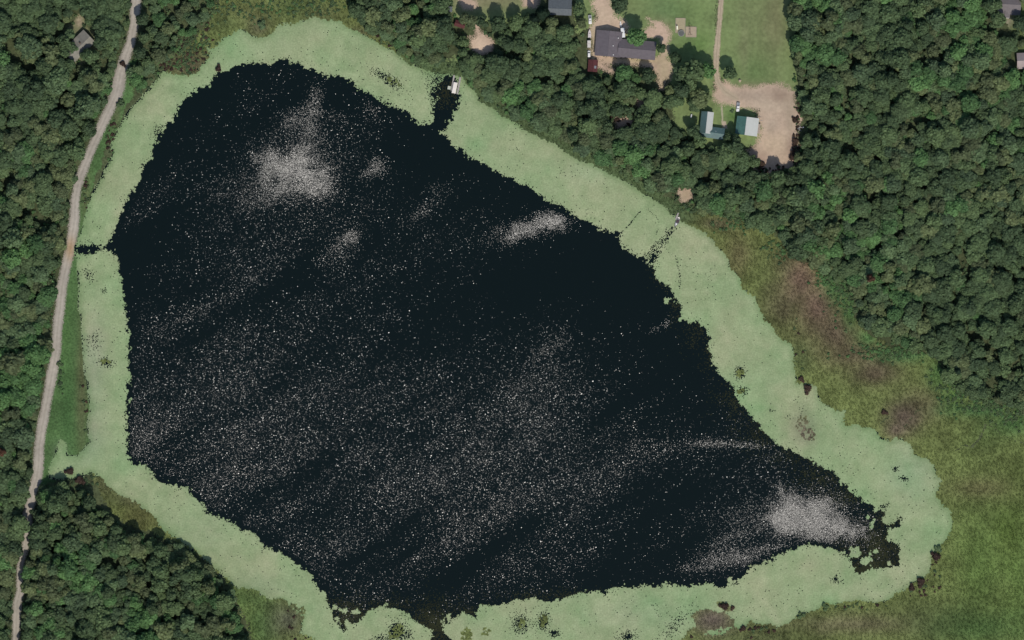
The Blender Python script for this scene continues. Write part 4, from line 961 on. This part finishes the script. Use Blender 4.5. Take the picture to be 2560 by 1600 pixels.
def pickup(px, py, rot, label, body, bed_m, group=None):
    o = empty('pickup_truck', px, py, rot, label, 'pickup truck', group)
    bm = bmesh.new(); loft(bm, [rrect(-2.75, 1.8, .5, 1.0), rrect(-2.6, 1.95, .38, 1.05), rrect(2.3, 1.95, .38, 1.08), rrect(2.7, 1.8, .45, .98), rrect(2.82, 1.5, .5, .9)])
    link('body', bm_mesh('body', bm, body), o)
    bm = bmesh.new(); loft(bm, [rrect(-.75, 1.78, 1.0, 1.15), rrect(-.6, 1.7, 1.0, 1.72), rrect(.6, 1.62, 1.0, 1.78), rrect(1.35, 1.78, 1.0, 1.14)]); c = link('cab', bm_mesh('cab', bm, body), o)
    bm = bmesh.new(); bm.faces.new([bm.verts.new(p) for p in ((.70, -.68, 1.74), (1.26, -.76, 1.2), (1.26, .76, 1.2), (.70, .68, 1.74))]); link('windscreen', bm_mesh('windscreen', bm, M_GLASS), c)
    for s in (-1, 1):
        bm = bmesh.new(); bm.faces.new([bm.verts.new(p) for p in ((-.5, s * .895, 1.2), (.9, s * .895, 1.2), (.55, s * .86, 1.6), (-.45, s * .86, 1.6))]); link('side_window', bm_mesh('side_window', bm, M_GLASS), c)
        part_box('bed_side', o, body, -2.68, -.78, s * .92 - .06, s * .92 + .06, 1.0, 1.32)
    part_box('tailgate', o, body, -2.74, -2.64, -.86, .86, 1.0, 1.32)
    part_box('bed_floor', o, bed_m, -2.62, -.8, -.85, .85, 1.04, 1.09)
    wheels(o, (-1.75, 1.75), .84); lamps(o, 2.76, -2.78, .62, .78)
    return o

def car(px, py, rot, label, body, L=4.2, high=1.5):
    o = empty('parked_car', px, py, rot, label, 'car'); l = L / 2
    bm = bmesh.new(); loft(bm, [rrect(-l, 1.4, .45, .85), rrect(-l + .15, 1.75, .32, .95), rrect(l - .5, 1.78, .32, .9), rrect(l - .12, 1.6, .38, .8), rrect(l, 1.2, .45, .7)]); link('body', bm_mesh('body', bm, body), o)
    bm = bmesh.new(); loft(bm, [rrect(-l + .1, 1.6, .88, 1.0), rrect(-l + .55, 1.5, .88, high - .05), rrect(.35, 1.45, .88, high), rrect(1.15, 1.6, .86, .98)]); c = link('cabin', bm_mesh('cabin', bm, body), o)
    bm = bmesh.new(); bm.faces.new([bm.verts.new(p) for p in ((.46, -.6, high - .05), (1.08, -.7, 1.03), (1.08, .7, 1.03), (.46, .6, high - .05))]); link('windscreen', bm_mesh('windscreen', bm, M_GLASS), c)
    for s in (-1, 1):
        bm = bmesh.new(); bm.faces.new([bm.verts.new(p) for p in ((-l + .45, s * .80, 1.02), (.75, s * .80, 1.02), (.3, s * .755, high - .15), (-l + .6, s * .755, high - .15))]); link('side_window', bm_mesh('side_window', bm, M_GLASS), c)
    wheels(o, (-l + .8, l - .85), .76, .32); lamps(o, l - .08, -l, .5, .7)
    return o

def hull(bm, L, Wd, H, z0=0.0, n=9, sharp=1.6):
    rings = []
    for i in range(n):
        t = i / (n - 1); w = Wd / 2 * (1 - max(0, (t - .45) / .55) ** sharp * .97); x = -L / 2 + L * t; lift = .25 * max(0, t - .6)
        rings.append([(x, -w, z0 + H + lift), (x, -w * .85, z0 + H * .35 + lift), (x, 0, z0 + lift * .8), (x, w * .85, z0 + H * .35 + lift), (x, w, z0 + H + lift), (x, w * .82, z0 + H * .9 + lift), (x, 0, z0 + H * .86 + lift), (x, -w * .82, z0 + H * .9 + lift)])
    loft(bm, rings)

def boat_on_trailer(px, py, rot, label, m, L=5.2):
    o = empty('boat', px, py, rot, label, 'boat')
    bm = bmesh.new(); hull(bm, L, 2.0, .75, .55); link('hull', bm_mesh('hull', bm, m), o)
    part_box('cockpit', o, m, -L * .36, L * .02, -.62, .62, 1.2, 1.36, .05)
    bm = bmesh.new(); bm.faces.new([bm.verts.new(p) for p in ((L * .06, -.6, 1.3), (L * .06, .6, 1.3), (L * .0, .55, 1.65), (L * .0, -.55, 1.65))]); link('windscreen', bm_mesh('windscreen', bm, M_GLASS), o)
    part_box('outboard', o, M_RUBBER, -L / 2 - .45, -L / 2 - .02, -.2, .2, .7, 1.55, .05)
    bm = bmesh.new()
    for s in (-1, 1): tube(bm, (-L * .45, s * .7, .45), (L * .42, s * .12, .5), .05, .05, 6)
    tube(bm, (L * .4, 0, .5), (L * .62, 0, .5), .06, .06, 6); link('trailer_frame', bm_mesh('trailer_frame', bm, M_STEEL), o)
    wheels(o, (-L * .15,), .95, .3)
    return o

def box_trailer(px, py, rot, label, m, L, Wd, H=2.2):
    o = empty('trailer', px, py, rot, label, 'trailer')
    bm = bmesh.new(); loft(bm, [rrect(-L / 2, Wd - .1, .55, .45 + H, .12), rrect(-L / 2 + .12, Wd, .5, .5 + H, .14), rrect(L / 2 - .3, Wd, .5, .5 + H, .14), rrect(L / 2, Wd - .3, .6, .2 + H, .14)]); link('body', bm_mesh('body', bm, m), o)
    part_box('roof_vent', o, M_GREYWOOD, -.3, .3, -.25, .25, .5 + H, .62 + H)
    for s in (-1, 1):
        y = s * (Wd / 2 + .012); part_box('window', o, M_GLASS, -L * .2, L * .2, y - .01, y + .01, 1.4, 2.0)
    bm = bmesh.new(); tube(bm, (L / 2, 0, .55), (L / 2 + 1.1, 0, .5), .06, .06, 6); link('hitch', bm_mesh('hitch', bm, M_STEEL), o)
    wheels(o, (-.5, .3), Wd / 2 - .12, .33)
    return o

NORTH = R(90); SOUTH = R(-90)
pickup(1845, 268, SOUTH + R(-6), 'white pickup truck parked above the barn on the sandy lot', M_WHITE, M_STEEL)
pickup(1475, 49, SOUTH + R(3), 'white pickup with grey bed, topmost of the vehicles left of the driveway', M_WHITE, M_STEEL)
boat_on_trailer(1474, 84, NORTH, 'pale pointed motorboat on a trailer left of the driveway', mat('pale_gelcoat', (.62, .56, .54), .35, .05, .6))
box_trailer(1472.5, 110, NORTH, 'whitish box trailer just below the pointed motorboat', mat('off_white_panels', (.60, .56, .50), .5, .08, .5), 4.6, 2.2, 1.7)
car(1472.5, 135, NORTH, 'white car at the lower end of the row left of the driveway', M_WHITE, 4.1)
box_trailer(1557, 82, NORTH + R(4), 'large white camper trailer against the long grey house', M_WHITE, 6.0, 2.5, 2.3)
o = empty('rowboat', 1551.5, 60, NORTH + R(5), 'narrow white rowboat in front of the camper trailer', 'boat')
bm = bmesh.new(); hull(bm, 3.6, 1.15, .5, .05); link('hull', bm_mesh('hull', bm, M_WHITE), o)
for xx in (-.8, .4): part_box('bench', o, M_WOOD, xx - .12, xx + .12, -.42, .42, .5, .57)

# propane tank west of the teal roofed house
o = empty('propane_tank', 1728, 290, R(80), 'white propane tank beside trees left of the teal roofed house', 'propane tank')
bm = bmesh.new(); prof = [(-1.25, .02), (-1.2, .25), (-1.05, .40), (-.8, .47), (.8, .47), (1.05, .40), (1.2, .25), (1.25, .02)]
loft(bm, [[(x, r * math.cos(6.283 * i / 12), .7 + r * math.sin(6.283 * i / 12)) for i in range(12)] for x, r in prof]); link('tank', bm_mesh('tank', bm, M_WHITE, True), o)
for xx in (-.8, .8): part_box('leg', o, M_STEEL, xx - .08, xx + .08, -.35, .35, -.1, .34)
part_box('valve_cap', o, M_STEEL, -.15, .15, -.12, .12, 1.15, 1.3)

# docks and boats on the lake
def dock(px0, py0, px1, py1, wd_, label, z=.45):
    x0, y0 = W(px0, py0); x1, y1 = W(px1, py1); L = math.hypot(x1 - x0, y1 - y0)
    o = empty('dock', px0, py0, math.atan2(y1 - y0, x1 - x0), label, 'dock', z=0.0)
    bm = bmesh.new(); n = int(L / .2)
    for i in range(n): box_bm(bm, i * .2, i * .2 + .17, -wd_ / 2 + random.uniform(-.02, .02), wd_ / 2 + random.uniform(-.02, .02), z, z + .05)
    d = link('deck_boards', bm_mesh('deck_boards', bm, M_GREYWOOD), o); d['kind'] = 'stuff'
    for s in (-1, 1): part_box('stringer', o, M_WOOD, 0, L, s * (wd_ / 2 - .12) - .05, s * (wd_ / 2 - .12) + .05, z - .16, z - .004)
    for i in range(int(L / 2.2) + 1):
        for s in (-1, 1):
            bm = bmesh.new(); xx = min(i * 2.2 + .2, L - .1); tube(bm, (xx, s * (wd_ / 2 + .06), -1.6), (xx, s * (wd_ / 2 + .06), z + .45), .05, .05, 8); link('post', bm_mesh('post', bm, M_STEEL), o)
    return o
dock(1135.5, 188, 1128.5, 228, 1.0, 'left finger pier of weathered boards beside the pontoon boat')
dock(1151, 193, 1143, 236, 1.1, 'right finger pier of weathered boards beside the pontoon boat')
o = empty('swim_platform', 1123, 219.5, R(-10), 'square pale floating platform left of the pontoon boat', 'platform', z=.05)
part_box('deck', o, mat('pale_green_boards', (.50, .52, .42), .8, .12, 1.5), -.95, .95, -1.05, 1.05, .2, .3)
for s in (-1, 1):
    bm = bmesh.new(); tube(bm, (s * .6, -1.0, .05), (s * .6, 1.0, .05), .2, .2, 10); link('float', bm_mesh('float', bm, M_STEEL), o)
o = empty('pontoon_boat', 1136.5, 219.5, R(-101), 'white pontoon boat moored between two finger piers', 'pontoon boat', z=0.0)
for s in (-1, 1):
    bm = bmesh.new(); loft(bm, [[(x, s * .85 + r * math.cos(6.283 * i / 10), .15 + r * math.sin(6.283 * i / 10)) for i in range(10)] for x, r in ((-3.6, .2), (-3.5, .32), (2.9, .32), (3.5, .18), (3.8, .04))]); link('pontoon', bm_mesh('pontoon', bm, M_METAL, True), o)
part_box('deck', o, M_GREYWOOD, -3.6, 3.5, -1.3, 1.3, .5, .6)
M_COVER = mat('boat_cover_cream', (.80, .73, .64), .6, .05, .8)
bm = bmesh.new(); loft(bm, [rrect(-3.5, 2.45, 1.1, 1.42, .1), rrect(-3.3, 2.55, 1.1, 1.62, .2), rrect(0, 2.55, 1.1, 1.7, .25), rrect(3.2, 2.5, 1.1, 1.6, .2), rrect(3.4, 2.35, 1.1, 1.4, .1)]); link('cover', bm_mesh('cover', bm, M_COVER), o)
for s in (-1, 1):
    part_box('rail', o, M_METAL, -3.4, 3.3, s * 1.24 - .03, s * 1.24 + .03, .6, 1.15)
part_box('outboard', o, M_RUBBER, 3.5, 3.95, -.22, .22, .1, 1.2, .05)
dock(1698, 528, 1689, 549, 1.0, 'short brown plank pier leading to the small fishing boat', .4)
o = empty('fishing_boat', 1691.5, 558, R(-117), 'grey fishing boat with dark cover at the second pier', 'boat', z=0.0)
bm = bmesh.new(); hull(bm, 5.4, 2.1, .7, -.1); link('hull', bm_mesh('hull', bm, M_STEEL), o)
part_box('bow_cover', o, M_DARK, -2.3, -.3, -.85, .85, .56, .72, .06); part_box('console', o, M_WHITE, .1, 1.0, -.5, .55, .5, .95, .05); part_box('bench', o, M_GREYWOOD, 1.3, 1.7, -.6, .6, .5, .62)
part_box('outboard', o, M_RUBBER, -3.1, -2.72, -.2, .2, .0, .95, .05)
o = empty('raft', 1697, 545.5, R(20), 'small cream board raft at the foot of the brown pier', 'raft', z=0.05)
part_box('deck', o, M_COVER, -.6, .6, -.7, .7, .3, .42); part_box('float', o, M_STEEL, -.5, .5, -.6, .6, -.05, .29)

# play area on the lawn
x0, y0 = W(1701, 66)
for (px, py, lx, ly, lab, m) in [(1701,64,3.0,4.6,'tan sand square with the white slide on the lawn', mat('tan_sand', (.37,.315,.20), .95, .1, .8)), (1727.5,80,3.3,3.2,'tan sand square under the wooden swing beam on the lawn', mat('pinkish_sand', (.40,.32,.225), .95, .1, .8))]:
    o = empty('sandbox', px, py, R(-1), lab, 'sandbox')
    part_box('sand', o, m, -lx + .1, lx - .1, -ly + .1, ly - .1, -.1, .16)
    for s in (-1, 1):
        part_box('border_board', o, M_WOOD, -lx, lx, s * ly - .1, s * ly + .1, -.1, .26); part_box('border_board', o, M_WOOD, s * lx - .1, s * lx + .1, -ly + .102, ly - .102, -.1, .258)
o = empty('slide', 1693, 69.5, R(93), 'short white slide at the left side of the sand square', 'slide')
bm = bmesh.new(); loft(bm, [[(x, -.4, z), (x, .4, z), (x, .4, z + .18), (x, .33, z + .18), (x, .33, z + .05), (x, -.33, z + .05), (x, -.33, z + .18), (x, -.4, z + .18)] for x, z in ((-1.2, .22), (-.7, .3), (.6, 1.3), (1.1, 1.4))]); link('chute', bm_mesh('chute', bm, mat('cream_plastic', (.76, .73, .60), .4, .04)), o)
for s in (-1, 1): part_box('ladder_rail', o, M_STEEL, 1.05, 1.15, s * .36 - .04, s * .36 + .04, .1, 1.9)
for k in range(4): part_box('rung', o, M_STEEL, 1.06, 1.14, -.32, .32, .3 + k * .3, .36 + k * .3)
o = empty('swing_set', 1725, 76, R(90), 'brown wooden swing frame with a long top beam over the sand square', 'swing set')
bm = bmesh.new(); tube(bm, (-3.0, 0, 2.4), (3.2, 0, 2.4), .11, .11, 8); link('top_beam', bm_mesh('top_beam', bm, M_BROWN), o)
for x in (-2.8, 3.0):
    for s in (-1, 1):
        bm = bmesh.new(); tube(bm, (x, s * 1.3, .1), (x, 0, 2.4), .08, .08, 8); link('leg', bm_mesh('leg', bm, M_BROWN), o)
for x in (-1.2, .8):
    part_box('swing_seat', o, M_RUBBER, x - .12, x + .12, -.25, .25, .65, .70)
    for s in (-1, 1): part_box('chain', o, M_STEEL, x - .015, x + .015, s * .24 - .015, s * .24 + .015, .7, 2.35)
o = empty('trampoline', 1703, 83.5, 0, 'round grey trampoline below the left sand square', 'trampoline')
bm = bmesh.new(); bmesh.ops.create_circle(bm, cap_ends=True, segments=28, radius=1.75, matrix=Matrix.Translation((0, 0, .8))); link('mat', bm_mesh('mat', bm, mat('trampoline_mat', (.12, .125, .115), .8, .15, 1)), o)
bm = bmesh.new()
for i in range(28):
    a, c = 6.283 * i / 28, 6.283 * (i + 1) / 28; q = [bm.verts.new((r * math.cos(t), r * math.sin(t), .84)) for r, t in ((1.72, a), (2.05, a), (2.05, c), (1.72, c))]; bm.faces.new(q)
link('rim_pad', bm_mesh('rim_pad', bm, mat('rim_pad', (.26, .255, .22), .7, .1, 1)), o)
for k in range(4):
    a = k * 1.57 + .4; bm = bmesh.new(); tube(bm, (1.95 * math.cos(a), 1.95 * math.sin(a), -.05), (1.95 * math.cos(a), 1.95 * math.sin(a), .83), .05, .05, 8); link('leg', bm_mesh('leg', bm, M_STEEL), o)

# small things on the sandy lot and field
o = empty('stump', 1849.5, 202, 0, 'tan tree stump on the field beside the lone round tree', 'tree stump')
bm = bmesh.new(); loft(bm, [[(r * (1 + .12 * math.sin(3 * a)) * math.cos(a), r * (1 + .12 * math.sin(3 * a)) * math.sin(a), z) for a in [6.283 * i / 14 for i in range(14)]] for r, z in ((.95, -.1), (.72, .25), (.62, 1.3))]); link('trunk_base', bm_mesh('trunk_base', bm, mat('cut_wood', (.46, .36, .26), .9, .15, 2)), o)
o = empty('log', 1900, 353, R(-58), 'pale log lying on the sand below the barn', 'log')
bm = bmesh.new(); tube(bm, (-1.1, 0, .22), (1.1, 0, .2), .2, .16, 10); link('trunk', bm_mesh('trunk', bm, mat('pale_wood', (.58, .52, .38), .9, .1, 2)), o)
bm = bmesh.new(); tube(bm, (.3, 0, .3), (.7, .35, .5), .06, .04, 6); link('branch_stub', bm_mesh('branch_stub', bm, BARK), o)
o = empty('scrap_pile', 2001, 321, R(15), 'grey heap of scrap boards at the wood edge of the sandy lot', 'scrap pile')
for k in range(9):
    bm = bmesh.new(); a = random.random() * 3; l = random.uniform(.9, 1.9); cxx, cyy = random.uniform(-1.4, 1.4), random.uniform(-1.4, 1.4)
    tube(bm, (cxx - l * math.cos(a), cyy - l * math.sin(a), .2 + k * .06), (cxx + l * math.cos(a), cyy + l * math.sin(a), .35 + k * .07), .18, .14, 4); link('board', bm_mesh('board', bm, random.choice([M_GREYWOOD, M_STEEL, M_WOOD])), o)
part_box('drum', o, M_WHITE, 1.5, 2.2, -.2, .5, 0, .9, .1)
o = empty('soil_heap', 2008, 364, 0, 'orange brown soil heap at the east edge of the sandy lot', 'soil heap')
bm = bmesh.new(); bmesh.ops.create_icosphere(bm, subdivisions=3, radius=1.0)
for v in bm.verts:
    f = 1 + .22 * math.sin(v.co.x * 5 + 1) * math.cos(v.co.y * 4); v.co = Vector((v.co.x * 1.8 * f, v.co.y * 1.6 * f, max(-.2, v.co.z * 1.3 * f)))
link('heap', bm_mesh('heap', bm, mat('orange_soil', (.27, .165, .105), .95, .25, 1.2)), o)
print('objects', len(bpy.data.objects))
